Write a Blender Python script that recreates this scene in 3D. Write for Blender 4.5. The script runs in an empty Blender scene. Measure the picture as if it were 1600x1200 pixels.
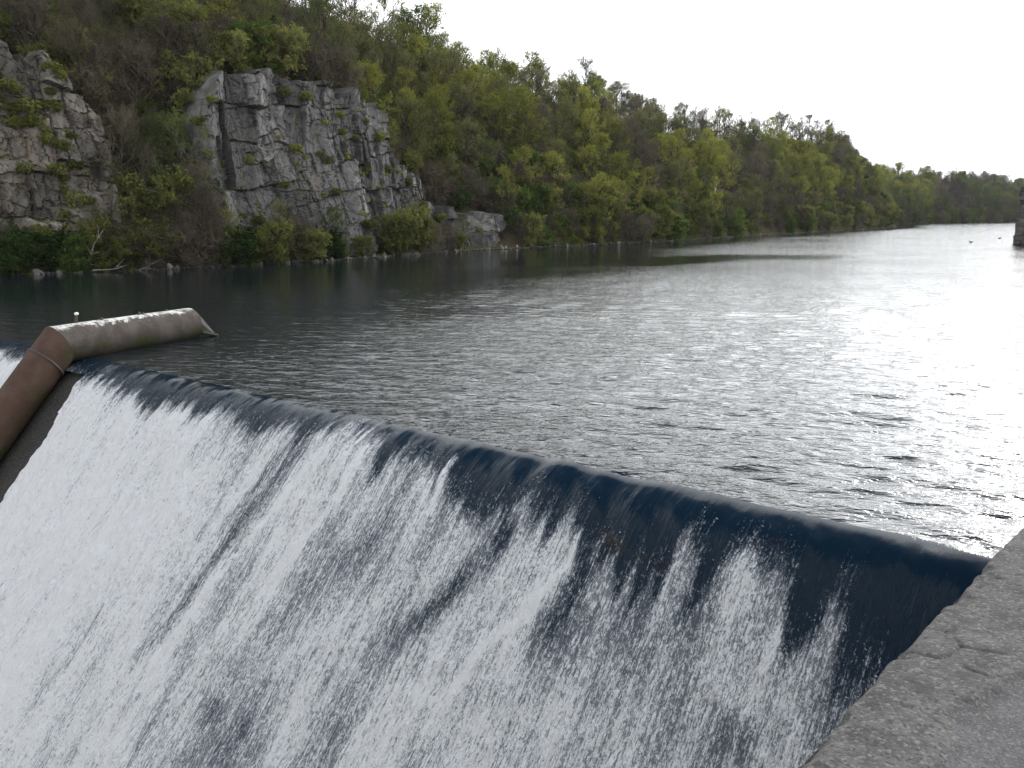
import bpy, math
import numpy as np
from mathutils import Vector

rng = np.random.default_rng(7)
SC = bpy.context.scene
COL = SC.collection

# ------------------------------------------------------------------ camera, sky, sun, exposure
F = 1305.0                                  # focal length in photo pixels (1600 wide)
PITCH = math.atan(265 / F)                  # looking slightly down
H = 4.0                                     # eye height above the reservoir
cam = bpy.data.cameras.new('camera')
cam.sensor_width = 36.0
cam.lens = 36.0 * F / 1600
cam.clip_start, cam.clip_end = 0.1, 6000
camo = bpy.data.objects.new('camera', cam)
COL.objects.link(camo)
camo.location = (0, 0, H)
camo.rotation_euler = (math.pi / 2 - PITCH, 0, 0)
SC.camera = camo

SUN_AZ, SUN_EL = math.radians(38), math.radians(31)     # veiled sun ahead and to the right
SUN_DIR = Vector((math.sin(SUN_AZ) * math.cos(SUN_EL), math.cos(SUN_AZ) * math.cos(SUN_EL), math.sin(SUN_EL)))
world = bpy.data.worlds.new('World')
SC.world = world
world.use_nodes = True
wt = world.node_tree
wt.nodes.clear()


def N(tree, typ, **kw):
    n = tree.nodes.new(typ)
    for k, v in kw.items():
        if k.startswith('i_'):
            n.inputs[k[2:].replace('_', ' ')].default_value = v
        else:
            setattr(n, k, v)
    return n


def L(tree, a, b):
    tree.links.new(a, b)


def math_node(t, op, a, b=None, clamp=False):
    n = t.nodes.new('ShaderNodeMath')
    n.operation = op
    n.use_clamp = clamp
    for i, v in enumerate((a, b)):
        if v is None:
            continue
        if isinstance(v, (int, float)):
            n.inputs[i].default_value = v
        else:
            t.links.new(v, n.inputs[i])
    return n.outputs[0]


def smooth(t, v, lo, hi, a=0.0, b=1.0):
    n = t.nodes.new('ShaderNodeMapRange')
    n.interpolation_type = 'SMOOTHSTEP'
    n.inputs['From Min'].default_value = lo
    n.inputs['From Max'].default_value = hi
    n.inputs['To Min'].default_value = a
    n.inputs['To Max'].default_value = b
    t.links.new(v, n.inputs['Value'])
    return n.outputs[0]


def mixc(t, fac, a, b, blend='MIX'):
    n = t.nodes.new('ShaderNodeMix')
    n.data_type = 'RGBA'
    n.blend_type = blend
    for sock, v in ((n.inputs[0], fac), (n.inputs[6], a), (n.inputs[7], b)):
        if isinstance(v, (int, float)):
            sock.default_value = v
        elif isinstance(v, (tuple, list)):
            sock.default_value = (*v, 1) if len(v) == 3 else v
        else:
            t.links.new(v, sock)
    return n.outputs[2]


def noise(t, vec, scale, detail=4.0, rough=0.55, dist=0.0):
    n = t.nodes.new('ShaderNodeTexNoise')
    n.inputs['Scale'].default_value = scale
    n.inputs['Detail'].default_value = detail
    n.inputs['Roughness'].default_value = rough
    n.inputs['Distortion'].default_value = dist
    if vec is not None:
        t.links.new(vec, n.inputs['Vector'])
    return n.outputs['Fac']


def mapping(t, vec, scale=(1, 1, 1), rot=(0, 0, 0)):
    n = t.nodes.new('ShaderNodeMapping')
    n.inputs['Scale'].default_value = scale
    n.inputs['Rotation'].default_value = rot
    t.links.new(vec, n.inputs['Vector'])
    return n.outputs[0]


# broken cloud deck over a clear Nishita sky; the deck closes up towards the horizon and glows round the veiled sun
sky = N(wt, 'ShaderNodeTexSky', sky_type='NISHITA', sun_disc=False, sun_elevation=SUN_EL, sun_rotation=SUN_AZ,
        altitude=100, air_density=1.0, dust_density=1.2, ozone_density=1.5)
tc = N(wt, 'ShaderNodeTexCoord')
sep = N(wt, 'ShaderNodeSeparateXYZ')
L(wt, tc.outputs['Generated'], sep.inputs[0])
zc_ = math_node(wt, 'MAXIMUM', sep.outputs[2], 0.0)
zden = math_node(wt, 'ADD', zc_, 0.18)
comb = N(wt, 'ShaderNodeCombineXYZ')
L(wt, math_node(wt, 'DIVIDE', sep.outputs[0], zden), comb.inputs[0])
L(wt, math_node(wt, 'DIVIDE', sep.outputs[1], zden), comb.inputs[1])
cn = noise(wt, comb.outputs[0], 0.9, 5, 0.55)
low = smooth(wt, sep.outputs[2], 0.30, 0.80, 0.45, 0.02)
cmask = smooth(wt, math_node(wt, 'ADD', cn, low), 0.44, 0.66)
dotn = N(wt, 'ShaderNodeVectorMath', operation='DOT_PRODUCT')
L(wt, tc.outputs['Generated'], dotn.inputs[0])
dotn.inputs[1].default_value = SUN_DIR
sd = math_node(wt, 'MAXIMUM', dotn.outputs['Value'], 0.0)
glow = math_node(wt, 'ADD', math_node(wt, 'MULTIPLY', math_node(wt, 'POWER', sd, 2.8), 1.35),
                 math_node(wt, 'MULTIPLY', math_node(wt, 'POWER', sd, 20.0), 0.9))
cn2 = noise(wt, comb.outputs[0], 2.3, 4, 0.5)
cb = math_node(wt, 'MULTIPLY', math_node(wt, 'ADD', glow, 1.20), smooth(wt, cn2, 0.25, 0.75, 0.88, 1.12))
ccol = N(wt, 'ShaderNodeVectorMath', operation='SCALE')
ccol.inputs[0].default_value = (0.95, 0.975, 1.0)
L(wt, cb, ccol.inputs['Scale'])
skys = N(wt, 'ShaderNodeVectorMath', operation='SCALE')
L(wt, sky.outputs[0], skys.inputs[0])
skys.inputs['Scale'].default_value = 0.10
fin = mixc(wt, cmask, skys.outputs[0], ccol.outputs[0])
bg = N(wt, 'ShaderNodeBackground')
bg.inputs['Strength'].default_value = 1.0
L(wt, fin, bg.inputs['Color'])
wo = N(wt, 'ShaderNodeOutputWorld')
L(wt, bg.outputs[0], wo.inputs[0])

sl = bpy.data.lights.new('sun', 'SUN')
sl.energy = 1.1
sl.angle = math.radians(14)
sl.color = (1.0, 0.96, 0.9)
so = bpy.data.objects.new('sun', sl)
COL.objects.link(so)
so.rotation_euler = SUN_DIR.to_track_quat('Z', 'Y').to_euler()
so.location = (60, 60, 80)

vs = SC.view_settings
vs.view_transform = 'Standard'
vs.look = 'None'
vs.exposure = 0.65
vs.gamma = 1.0
vs.use_curve_mapping = False
SC.render.engine = 'CYCLES'
SC.cycles.max_bounces = 6
SC.cycles.diffuse_bounces = 2
SC.cycles.glossy_bounces = 3
SC.cycles.transparent_max_bounces = 6


# ------------------------------------------------------------------ helpers
def mesh_np(name, V, faces, mats=(), mat_idx=None, smooth_shade=False, uv=None, attrs=None):
    """faces: list of int arrays (n,k); V (n,3)."""
    me = bpy.data.meshes.new(name)
    V = np.ascontiguousarray(V, dtype=np.float32)
    faces = [np.asarray(f, dtype=np.int32) for f in faces if len(f)]
    nl = sum(f.size for f in faces)
    npoly = sum(len(f) for f in faces)
    me.vertices.add(len(V))
    me.vertices.foreach_set('co', V.ravel())
    me.loops.add(nl)
    loops = np.concatenate([f.ravel() for f in faces])
    me.loops.foreach_set('vertex_index', loops)
    me.polygons.add(npoly)
    tot = np.concatenate([np.full(len(f), f.shape[1], np.int32) for f in faces])
    start = np.concatenate([[0], np.cumsum(tot)[:-1]]).astype(np.int32)
    me.polygons.foreach_set('loop_start', start)
    me.polygons.foreach_set('loop_total', tot)
    if mat_idx is not None:
        me.polygons.foreach_set('material_index', np.asarray(mat_idx, np.int32))
    me.polygons.foreach_set('use_smooth', np.full(npoly, bool(smooth_shade)))
    for m in mats:
        me.materials.append(m)
    if uv is not None:
        l = me.uv_layers.new(name='flow')
        l.data.foreach_set('uv', np.asarray(uv, np.float32)[loops].ravel())
    for k, v in (attrs or {}).items():
        a = me.attributes.new(k, 'FLOAT', 'POINT')
        a.data.foreach_set('value', np.asarray(v, np.float32))
    me.update(calc_edges=True)
    return me


def link(name, me, parent=None, loc=None, rot=None, scale=None, **props):
    o = bpy.data.objects.new(name, me)
    COL.objects.link(o)
    if parent is not None:
        o.parent = parent
    if loc is not None:
        o.location = loc
    if rot is not None:
        o.rotation_euler = rot
    if scale is not None:
        o.scale = scale
    for k, v in props.items():
        if v is not None:
            o[k] = v
    return o


def grid_faces(nr, nc):
    i = np.arange(nr - 1)[:, None] * nc + np.arange(nc - 1)[None]
    i = i.ravel()
    return np.stack([i, i + 1, i + nc + 1, i + nc], 1)


def hash2(ix, iy, seed):
    h = (ix.astype(np.int64) * 374761393 + iy.astype(np.int64) * 668265263 + seed * 1442695041) & 0xffffffff
    h = ((h ^ (h >> 13)) * 1274126177) & 0xffffffff
    h = (h ^ (h >> 16)) & 0xffffffff
    return h / 4294967295.0


def vnoise(x, y, seed=0):
    x = np.asarray(x, float); y = np.asarray(y, float)
    x, y = np.broadcast_arrays(x, y)
    ix, iy = np.floor(x), np.floor(y)
    fx, fy = x - ix, y - iy
    fx, fy = fx * fx * (3 - 2 * fx), fy * fy * (3 - 2 * fy)
    a, b = hash2(ix, iy, seed), hash2(ix + 1, iy, seed)
    c, d = hash2(ix, iy + 1, seed), hash2(ix + 1, iy + 1, seed)
    return (a + (b - a) * fx) * (1 - fy) + (c + (d - c) * fx) * fy


def fbm(x, y, seed=0, octs=4, gain=0.5):
    s, a, t = 0.0, 1.0, 0.0
    for o in range(octs):
        s = s + a * vnoise(np.asarray(x) * 2 ** o, np.asarray(y) * 2 ** o, seed + 17 * o)
        t += a
        a *= gain
    return s / t


def sstep(x, a, b):
    u = np.clip((x - a) / (b - a), 0, 1)
    return u * u * (3 - 2 * u)


CP, SP = math.cos(PITCH), math.sin(PITCH)


def ray(x, y):
    X, Y = (x - 800) / F, (600 - y) / F
    return np.array([X, CP + Y * SP, -SP + Y * CP])


def px(x, y, z=0.0):
    """World point at height z seen at photo pixel x, y: used for surveying the site."""
    d = ray(x, y)
    return d * ((z - H) / d[2]) + np.array([0, 0, H])


def z_at(y, depth):
    k = (600 - y) / F
    return H + depth * (k * CP - SP) / (CP + k * SP)


def to_px(P):
    P = np.asarray(P, float)
    dz = P[..., 2] - H
    dep = P[..., 1] * CP - dz * SP
    up = P[..., 1] * SP + dz * CP
    return 800 + F * P[..., 0] / dep, 600 - F * up / dep, dep


# ------------------------------------------------------------------ materials
def new_mat(name):
    m = bpy.data.materials.new(name)
    m.use_nodes = True
    t = m.node_tree
    b = t.nodes['Principled BSDF']
    return m, t, b


def obj_coord(t):
    return N(t, 'ShaderNodeTexCoord').outputs['Object']


def geo(t):
    return N(t, 'ShaderNodeNewGeometry')


def bump(t, h, strength, dist, normal=None):
    n = N(t, 'ShaderNodeBump')
    n.inputs['Strength'].default_value = strength
    n.inputs['Distance'].default_value = dist
    L(t, h, n.inputs['Height'])
    if normal is not None:
        L(t, normal, n.inputs['Normal'])
    return n.outputs[0]


def mat_leaf(name, c1, c2, trans=0.5):
    m, t, b = new_mat(name)
    oi = N(t, 'ShaderNodeObjectInfo')
    g = geo(t)
    r = math_node(t, 'FRACT', math_node(t, 'ADD', math_node(t, 'MULTIPLY', g.outputs['Random Per Island'], 0.55),
                                        math_node(t, 'MULTIPLY', oi.outputs['Random'], 0.45)))
    c = mixc(t, r, c1, c2)
    hs = N(t, 'ShaderNodeHueSaturation')
    L(t, c, hs.inputs['Color'])
    L(t, smooth(t, oi.outputs['Random'], 0, 1, 0.72, 1.25), hs.inputs['Value'])
    d = N(t, 'ShaderNodeBsdfDiffuse')
    tr = N(t, 'ShaderNodeBsdfTranslucent')
    L(t, hs.outputs[0], d.inputs[0])
    L(t, hs.outputs[0], tr.inputs[0])
    ms = N(t, 'ShaderNodeMixShader')
    ms.inputs[0].default_value = trans
    L(t, d.outputs[0], ms.inputs[1])
    L(t, tr.outputs[0], ms.inputs[2])
    t.nodes.remove(b)
    L(t, ms.outputs[0], t.nodes['Material Output'].inputs[0])
    return m


def mat_bark(name, c1, c2, scale=6.0):
    m, t, b = new_mat(name)
    v = obj_coord(t)
    n = noise(t, mapping(t, v, (1, 1, 0.25)), scale, 4)
    oi = N(t, 'ShaderNodeObjectInfo')
    c = mixc(t, smooth(t, n, 0.3, 0.7), c1, c2)
    hs = N(t, 'ShaderNodeHueSaturation')
    L(t, c, hs.inputs['Color'])
    L(t, smooth(t, oi.outputs['Random'], 0, 1, 0.7, 1.3), hs.inputs['Value'])
    L(t, hs.outputs[0], b.inputs['Base Color'])
    b.inputs['Roughness'].default_value = 0.9
    b.inputs['Specular IOR Level'].default_value = 0.1
    return m


M = {}
M['leaf_yellow'] = mat_leaf('leaf_yellow', (0.19, 0.225, 0.030), (0.265, 0.265, 0.042))
M['leaf_olive'] = mat_leaf('leaf_olive', (0.120, 0.150, 0.036), (0.165, 0.165, 0.050))
M['leaf_green'] = mat_leaf('leaf_green', (0.060, 0.105, 0.022), (0.100, 0.145, 0.030))
M['leaf_dark'] = mat_leaf('leaf_dark', (0.022, 0.045, 0.014), (0.04, 0.065, 0.018), 0.2)
M['bud_brown'] = mat_leaf('bud_brown', (0.078, 0.066, 0.048), (0.108, 0.09, 0.064), 0.25)
M['flower_yellow'] = mat_leaf('flower_yellow', (0.30, 0.26, 0.02), (0.20, 0.22, 0.03), 0.2)
M['bark_dark'] = mat_bark('bark_dark', (0.035, 0.028, 0.022), (0.075, 0.062, 0.05))
M['bark_grey'] = mat_bark('bark_grey', (0.07, 0.06, 0.05), (0.13, 0.115, 0.095))
M['twig_brown'] = mat_bark('twig_brown', (0.085, 0.07, 0.052), (0.13, 0.108, 0.082))
M['twig_purple'] = mat_bark('twig_purple', (0.082, 0.068, 0.052), (0.12, 0.10, 0.078))
M['bark_birch'] = mat_bark('bark_birch', (0.30, 0.28, 0.24), (0.62, 0.60, 0.55), 9)
M['dead_wood'] = mat_bark('dead_wood', (0.15, 0.13, 0.11), (0.24, 0.215, 0.185))


def mat_rock(name, base, pale, warm, warm_amt, moss_amt):
    m, t, b = new_mat(name)
    v = obj_coord(t)
    g = geo(t)
    n1 = noise(t, v, 0.22, 5, 0.6)
    n2 = noise(t, v, 1.2, 6, 0.65)
    oi = N(t, 'ShaderNodeObjectInfo')
    n3 = noise(t, mapping(t, v, (1.0, 1.0, 0.22)), 0.8, 5, 0.6)
    c = mixc(t, smooth(t, n2, 0.28, 0.72), tuple(x * 0.55 for x in base), pale)
    c = mixc(t, smooth(t, n1, 0.40, 0.62, 0.0, 0.7), c, base)
    c = mixc(t, smooth(t, n3, 0.62 - warm_amt, 0.80 - warm_amt, 0.0, 0.8), c, warm)
    streak = smooth(t, noise(t, mapping(t, v, (1.6, 1.6, 0.10)), 1.0, 5, 0.6), 0.52, 0.70, 0.0, 0.55)
    c = mixc(t, streak, c, (0.035, 0.034, 0.034))
    hv = N(t, 'ShaderNodeHueSaturation')
    L(t, c, hv.inputs['Color'])
    L(t, smooth(t, oi.outputs['Random'], 0, 1, 0.58, 1.36), hv.inputs['Value'])
    hv.inputs['Saturation'].default_value = 1.15
    c = hv.outputs[0]
    # pale lichen dots and mossy ledges
    ly = smooth(t, noise(t, v, 5.0, 3, 0.5), 0.70, 0.78, 0.0, 0.6)
    c = mixc(t, ly, c, (0.30, 0.295, 0.27))
    sepn = N(t, 'ShaderNodeSeparateXYZ')
    L(t, g.outputs['Normal'], sepn.inputs[0])
    mo = math_node(t, 'MULTIPLY', smooth(t, sepn.outputs[2], 0.25, 0.75),
                   smooth(t, noise(t, v, 0.7, 5, 0.6), 0.50 - moss_amt, 0.66 - moss_amt), True)
    c = mixc(t, mo, c, (0.06, 0.068, 0.018))
    L(t, c, b.inputs['Base Color'])
    b.inputs['Roughness'].default_value = 0.88
    b.inputs['Specular IOR Level'].default_value = 0.2
    hh = math_node(t, 'ADD', noise(t, v, 3.0, 8, 0.65), math_node(t, 'MULTIPLY', noise(t, v, 14.0, 4, 0.6), 0.25))
    L(t, bump(t, hh, 0.8, 0.07), b.inputs['Normal'])
    return m


M['rock_grey'] = mat_rock('rock_grey', (0.10, 0.098, 0.096), (0.185, 0.181, 0.176), (0.13, 0.10, 0.074), 0.05, 0.06)
M['rock_warm'] = mat_rock('rock_warm', (0.11, 0.098, 0.088), (0.19, 0.172, 0.155), (0.175, 0.12, 0.085), 0.05, 0.12)
M['rock_pale'] = mat_rock('rock_pale', (0.22, 0.21, 0.19), (0.33, 0.32, 0.29), (0.22, 0.17, 0.12), 0.04, 0.0)
M['rock_dark'] = mat_rock('rock_dark', (0.15, 0.14, 0.13), (0.26, 0.25, 0.23), (0.20, 0.16, 0.12), 0.0, 0.06)

m, t, b = new_mat('hill_soil')
v = obj_coord(t)
c = mixc(t, smooth(t, noise(t, v, 0.25, 6, 0.6), 0.35, 0.65), (0.060, 0.046, 0.030), (0.050, 0.056, 0.022))
c = mixc(t, smooth(t, noise(t, v, 3.0, 6, 0.7), 0.35, 0.7, 0, 0.7), c, (0.085, 0.066, 0.042))
L(t, c, b.inputs['Base Color'])
b.inputs['Roughness'].default_value = 1.0
b.inputs['Specular IOR Level'].default_value = 0.0
L(t, bump(t, noise(t, v, 2.5, 8, 0.7), 1.0, 0.4), b.inputs['Normal'])
M['soil'] = m

# reservoir water: dark deep water under wind ripples
m, t, b = new_mat('reservoir_water')
v = obj_coord(t)
b.inputs['Base Color'].default_value = (0.008, 0.012, 0.014, 1)
b.inputs['Roughness'].default_value = 0.035
b.inputs['IOR'].default_value = 1.333
rot = mapping(t, v, (1, 1, 1), (0, 0, math.radians(12)))
gust = smooth(t, noise(t, mapping(t, v, (0.03, 0.06, 1)), 1.0, 3), 0.3, 0.7, 0.55, 1.15)
h1 = noise(t, mapping(t, rot, (0.75, 2.4, 1)), 1.0, 3, 0.55, 0.3)
h2 = noise(t, mapping(t, rot, (2.6, 6.0, 1)), 1.0, 3, 0.55, 0.2)
h3 = noise(t, mapping(t, rot, (6.0, 13.0, 1)), 1.0, 2, 0.5, 0.2)
hs_ = math_node(t, 'ADD', math_node(t, 'ADD', math_node(t, 'MULTIPLY', h1, 0.20), math_node(t, 'MULTIPLY', h2, 0.20)), math_node(t, 'MULTIPLY', h3, 0.055))
lee = N(t, 'ShaderNodeAttribute', attribute_name='wind').outputs['Fac']
L(t, bump(t, math_node(t, 'MULTIPLY', math_node(t, 'MULTIPLY', hs_, gust), lee), 1.0, 0.27), b.inputs['Normal'])
M['reservoir'] = m

# falling water: clear dark sheet that tears into white foam
m, t, b = new_mat('falling_water')
uv = N(t, 'ShaderNodeUVMap', uv_map='flow').outputs[0]
at = N(t, 'ShaderNodeAttribute', attribute_name='foam').outputs['Fac']
nA = noise(t, mapping(t, uv, (9.0, 2.2, 1)), 1.0, 3, 0.6, 0.3)
nB = noise(t, mapping(t, uv, (30.0, 10.0, 1)), 1.0, 3, 0.65, 0.8)
nC = noise(t, mapping(t, uv, (80.0, 34.0, 1)), 1.0, 2, 0.6, 0.5)
val = math_node(t, 'ADD', at, math_node(t, 'MULTIPLY', math_node(t, 'SUBTRACT', nA, 0.5), 0.55))
val = math_node(t, 'ADD', val, math_node(t, 'MULTIPLY', math_node(t, 'SUBTRACT', nB, 0.5), 1.75))
nS = noise(t, mapping(t, uv, (32.0, 0.38, 1)), 1.0, 4, 0.72)
val = math_node(t, 'ADD', val, math_node(t, 'MULTIPLY', math_node(t, 'SUBTRACT', nS, 0.5), 1.35))
val = math_node(t, 'ADD', val, math_node(t, 'MULTIPLY', math_node(t, 'SUBTRACT', nC, 0.5), 1.0))
fac = math_node(t, 'MAXIMUM', smooth(t, val, 0.08, 0.85), smooth(t, at, 0.12, 0.70, 0.0, 0.45))
b.inputs['Roughness'].default_value = 0.06
b.inputs['IOR'].default_value = 1.333
b.inputs['Specular IOR Level'].default_value = 0.2
brown = smooth(t, noise(t, mapping(t, uv, (0.5, 1.1, 1)), 1.0, 4, 0.6), 0.56, 0.76)
L(t, mixc(t, brown, (0.003, 0.011, 0.021), (0.018, 0.013, 0.008)), b.inputs['Base Color'])
sepu = N(t, 'ShaderNodeSeparateXYZ')
L(t, uv, sepu.inputs[0])
wb = math_node(t, 'ADD', math_node(t, 'MULTIPLY', noise(t, mapping(t, uv, (7.0, 1.2, 1)), 1.0, 4, 0.6), 1.0),
               math_node(t, 'MULTIPLY', noise(t, mapping(t, uv, (30, 7, 1)), 1.0, 3, 0.6), 0.25))
L(t, bump(t, math_node(t, 'MULTIPLY', wb, smooth(t, sepu.outputs[1], 0.1, 1.2, 0.15, 1.0)), 0.8, 0.05), b.inputs['Normal'])
fo = N(t, 'ShaderNodeBsdfPrincipled')
L(t, mixc(t, smooth(t, val, 0.25, 0.95), (0.44, 0.465, 0.51), (0.86, 0.868, 0.88)), fo.inputs['Base Color'])
fo.inputs['Roughness'].default_value = 0.65
fo.inputs['Specular IOR Level'].default_value = 0.2
fh = math_node(t, 'ADD', math_node(t, 'MULTIPLY', nB, 0.6), math_node(t, 'MULTIPLY', nC, 0.35))
L(t, bump(t, fh, 1.0, 0.16), fo.inputs['Normal'])
ms = N(t, 'ShaderNodeMixShader')
L(t, fac, ms.inputs[0])
L(t, b.outputs[0], ms.inputs[1])
L(t, fo.outputs[0], ms.inputs[2])
L(t, ms.outputs[0], t.nodes['Material Output'].inputs[0])
M['fall'] = m

m, t, b = new_mat('spray_white')
b.inputs['Base Color'].default_value = (0.8, 0.82, 0.84, 1)
b.inputs['Roughness'].default_value = 0.5
M['spray'] = m


def mat_concrete(name, c1, c2, dark, scale=1.0):
    m, t, b = new_mat(name)
    v = obj_coord(t)
    n1 = noise(t, v, 1.3 * scale, 6, 0.62)
    n2 = noise(t, v, 9 * scale, 6, 0.7)
    n3 = noise(t, v, 60 * scale, 4, 0.7)
    c = mixc(t, smooth(t, n1, 0.30, 0.70), c1, c2)
    c = mixc(t, smooth(t, n2, 0.42, 0.66, 0.0, 0.75), c, dark)
    vor = N(t, 'ShaderNodeTexVoronoi')
    vor.inputs['Scale'].default_value = 95 * scale
    L(t, v, vor.inputs['Vector'])
    sepc = N(t, 'ShaderNodeSeparateColor')
    L(t, vor.outputs['Color'], sepc.inputs[0])
    c = mixc(t, smooth(t, sepc.outputs[0], 0.70, 0.95, 0.0, 0.75), c, (0.19, 0.18, 0.165))
    c = mixc(t, smooth(t, sepc.outputs[1], 0.72, 0.96, 0.0, 0.85), c, (0.05, 0.046, 0.042))
    c = mixc(t, smooth(t, n3, 0.35, 0.65, 0.0, 0.45), c, dark)
    L(t, c, b.inputs['Base Color'])
    b.inputs['Roughness'].default_value = 0.92
    b.inputs['Specular IOR Level'].default_value = 0.25
    hh = math_node(t, 'ADD', math_node(t, 'MULTIPLY', n2, 0.22), math_node(t, 'MULTIPLY', n3, 0.30))
    hh = math_node(t, 'ADD', hh, math_node(t, 'MULTIPLY', vor.outputs['Distance'], -0.25))
    L(t, bump(t, hh, 0.8, 0.010), b.inputs['Normal'])
    return m


M['concrete'] = mat_concrete('weathered_concrete', (0.086, 0.082, 0.079), (0.130, 0.124, 0.119), (0.042, 0.040, 0.039))
M['mortar'] = mat_concrete('smooth_mortar', (0.088, 0.085, 0.087), (0.122, 0.117, 0.120), (0.062, 0.060, 0.061), 1.6)
M['weir_concrete'] = mat_concrete('wet_shaded_weir_concrete', (0.016, 0.015, 0.014), (0.028, 0.026, 0.024), (0.010, 0.009, 0.009))  # wet, and darkened further to paint in the shadow gap beside the pipe
M['stone'] = mat_rock('pier_stone', (0.085, 0.078, 0.073), (0.14, 0.13, 0.12), (0.10, 0.08, 0.06), 0.0, -0.2)

# pipe: brown paint and rust, algae towards the water, white droppings on the crown
def mat_pipe(name, c1, c2):
    m, t, b = new_mat(name)
    v = obj_coord(t)
    g = geo(t)
    sepn = N(t, 'ShaderNodeSeparateXYZ')
    L(t, g.outputs['Normal'], sepn.inputs[0])
    n1 = noise(t, v, 1.6, 6, 0.65)
    c = mixc(t, smooth(t, n1, 0.32, 0.68), c1, c2)
    alg = math_node(t, 'MULTIPLY', smooth(t, sepn.outputs[2], 0.35, -0.55), smooth(t, noise(t, v, 1.1, 5, 0.6), 0.38, 0.60), True)
    c = mixc(t, alg, c, (0.036, 0.040, 0.012))
    st = noise(t, mapping(t, v, (7, 7, 0.8)), 1.0, 5, 0.65)
    top = math_node(t, 'ADD', sepn.outputs[2], math_node(t, 'MULTIPLY', math_node(t, 'SUBTRACT', st, 0.5), 1.1))
    patch = smooth(t, noise(t, v, 0.8, 3, 0.5), 0.36, 0.52)
    wh = math_node(t, 'MULTIPLY', smooth(t, top, 0.80, 1.0), patch, True)
    sepp = N(t, 'ShaderNodeSeparateXYZ')
    L(t, v, sepp.inputs[0])
    wh = math_node(t, 'MULTIPLY', wh, smooth(t, sepp.outputs[2], 0.10, 0.36), True)
    c = mixc(t, math_node(t, 'MULTIPLY', wh, smooth(t, noise(t, v, 14, 4, 0.7), 0.30, 0.62, 0.25, 0.95)), c, (0.66, 0.65, 0.62))
    c = mixc(t, smooth(t, noise(t, v, 11, 4, 0.7), 0.55, 0.75, 0, 0.5), c, (0.07, 0.05, 0.04))
    L(t, c, b.inputs['Base Color'])
    b.inputs['Roughness'].default_value = 0.8
    b.inputs['Specular IOR Level'].default_value = 0.25
    L(t, bump(t, noise(t, v, 9, 5, 0.65), 0.5, 0.03), b.inputs['Normal'])
    return m


M['pipe'] = mat_pipe('weathered_pipe', (0.040, 0.031, 0.025), (0.080, 0.068, 0.060))
M['pipe_rust'] = mat_pipe('rust_red_pipe', (0.050, 0.026, 0.018), (0.078, 0.047, 0.035))
M['pipe_nose'] = mat_pipe('pale_steel', (0.085, 0.080, 0.074), (0.14, 0.132, 0.124))
m, t, b = new_mat('dark_iron')
b.inputs['Base Color'].default_value = (0.045, 0.035, 0.03, 1)
b.inputs['Roughness'].default_value = 0.7
M['iron'] = m
m, t, b = new_mat('droppings_white')
b.inputs['Base Color'].default_value = (0.68, 0.67, 0.63, 1)
b.inputs['Roughness'].default_value = 0.8
M['white'] = m
m, t, b = new_mat('duck_feathers')
L(t, mixc(t, smooth(t, noise(t, obj_coord(t), 8, 3), 0.4, 0.6), (0.10, 0.08, 0.055), (0.045, 0.04, 0.035)), b.inputs['Base Color'])
M['duck'] = m

# ------------------------------------------------------------------ site survey: weir frame
AC = math.radians(-51.5)
C = np.array([math.sin(AC), math.cos(AC)])          # along the crest, away from the near wall
D = np.array([-math.cos(AC), math.sin(AC)])         # downstream
P0 = px(1530, 870)[:2]
K, SL0, SL1, Z0 = 0.44, 0.30, 1.15, -0.055
R1 = (SL1 - SL0) / (2 * K)
Z1 = Z0 - SL0 * R1 - K * R1 * R1


def prof_z(r):
    r = np.asarray(r, float)
    up = Z0 * np.exp(np.minimum(r, 0) * SL0 / -Z0)
    mid = Z0 - SL0 * r - K * r * r
    return np.where(r < 0, up, np.where(r < R1, mid, Z1 - SL1 * (r - R1)))


RT = np.arange(-0.2, 9.2, 0.01)
LT = np.concatenate([[0], np.cumsum(np.hypot(np.diff(RT), np.diff(prof_z(RT))))])


def l_of_r(r): return np.interp(r, RT, LT)
def r_of_l(l): return np.interp(l, LT, RT)


def sr(P):
    q = np.asarray(P)[..., :2] - P0
    return q @ C, q @ D


def pix_face(x, y):
    """Survey a photo pixel onto the spillway face: along-crest s, arc length l."""
    d = ray(x, y)
    tt = np.linspace(2, 60, 6000)
    P = d[None] * tt[:, None] + np.array([0, 0, H])
    s, r = sr(P)
    k = np.argmax(P[:, 2] <= prof_z(r))
    return s[k], l_of_r(r[k])


def wxy(s, r):
    return P0[0] + C[0] * s + D[0] * r, P0[1] + C[1] * s + D[1] * r


# ------------------------------------------------------------------ waves
def make_waves(n, lam_lo, lam_hi, slope, head, spread, seed):
    g = np.random.default_rng(seed)
    lam = np.exp(g.uniform(math.log(lam_lo), math.log(lam_hi), n))
    th = math.radians(head) + math.radians(spread) * g.normal(size=n)
    k = 2 * math.pi / lam
    amp = slope * math.sqrt(2.0 / n) / k
    return k * np.sin(th), k * np.cos(th), amp, g.uniform(0, 6.283, n), lam


WAVES = make_waves(96, 0.24, 1.15, 0.125, 16, 24, 3)


def wave_h(x, y, cell):
    """Sum of wind ripples; components too short for the local mesh are dropped."""
    out = np.zeros_like(x)
    for kx, ky, a, p_, lam in zip(*WAVES):
        out += a * np.sin(kx * x + ky * y + p_) * sstep(lam / cell, 2.5, 4.5)
    return out


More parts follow.
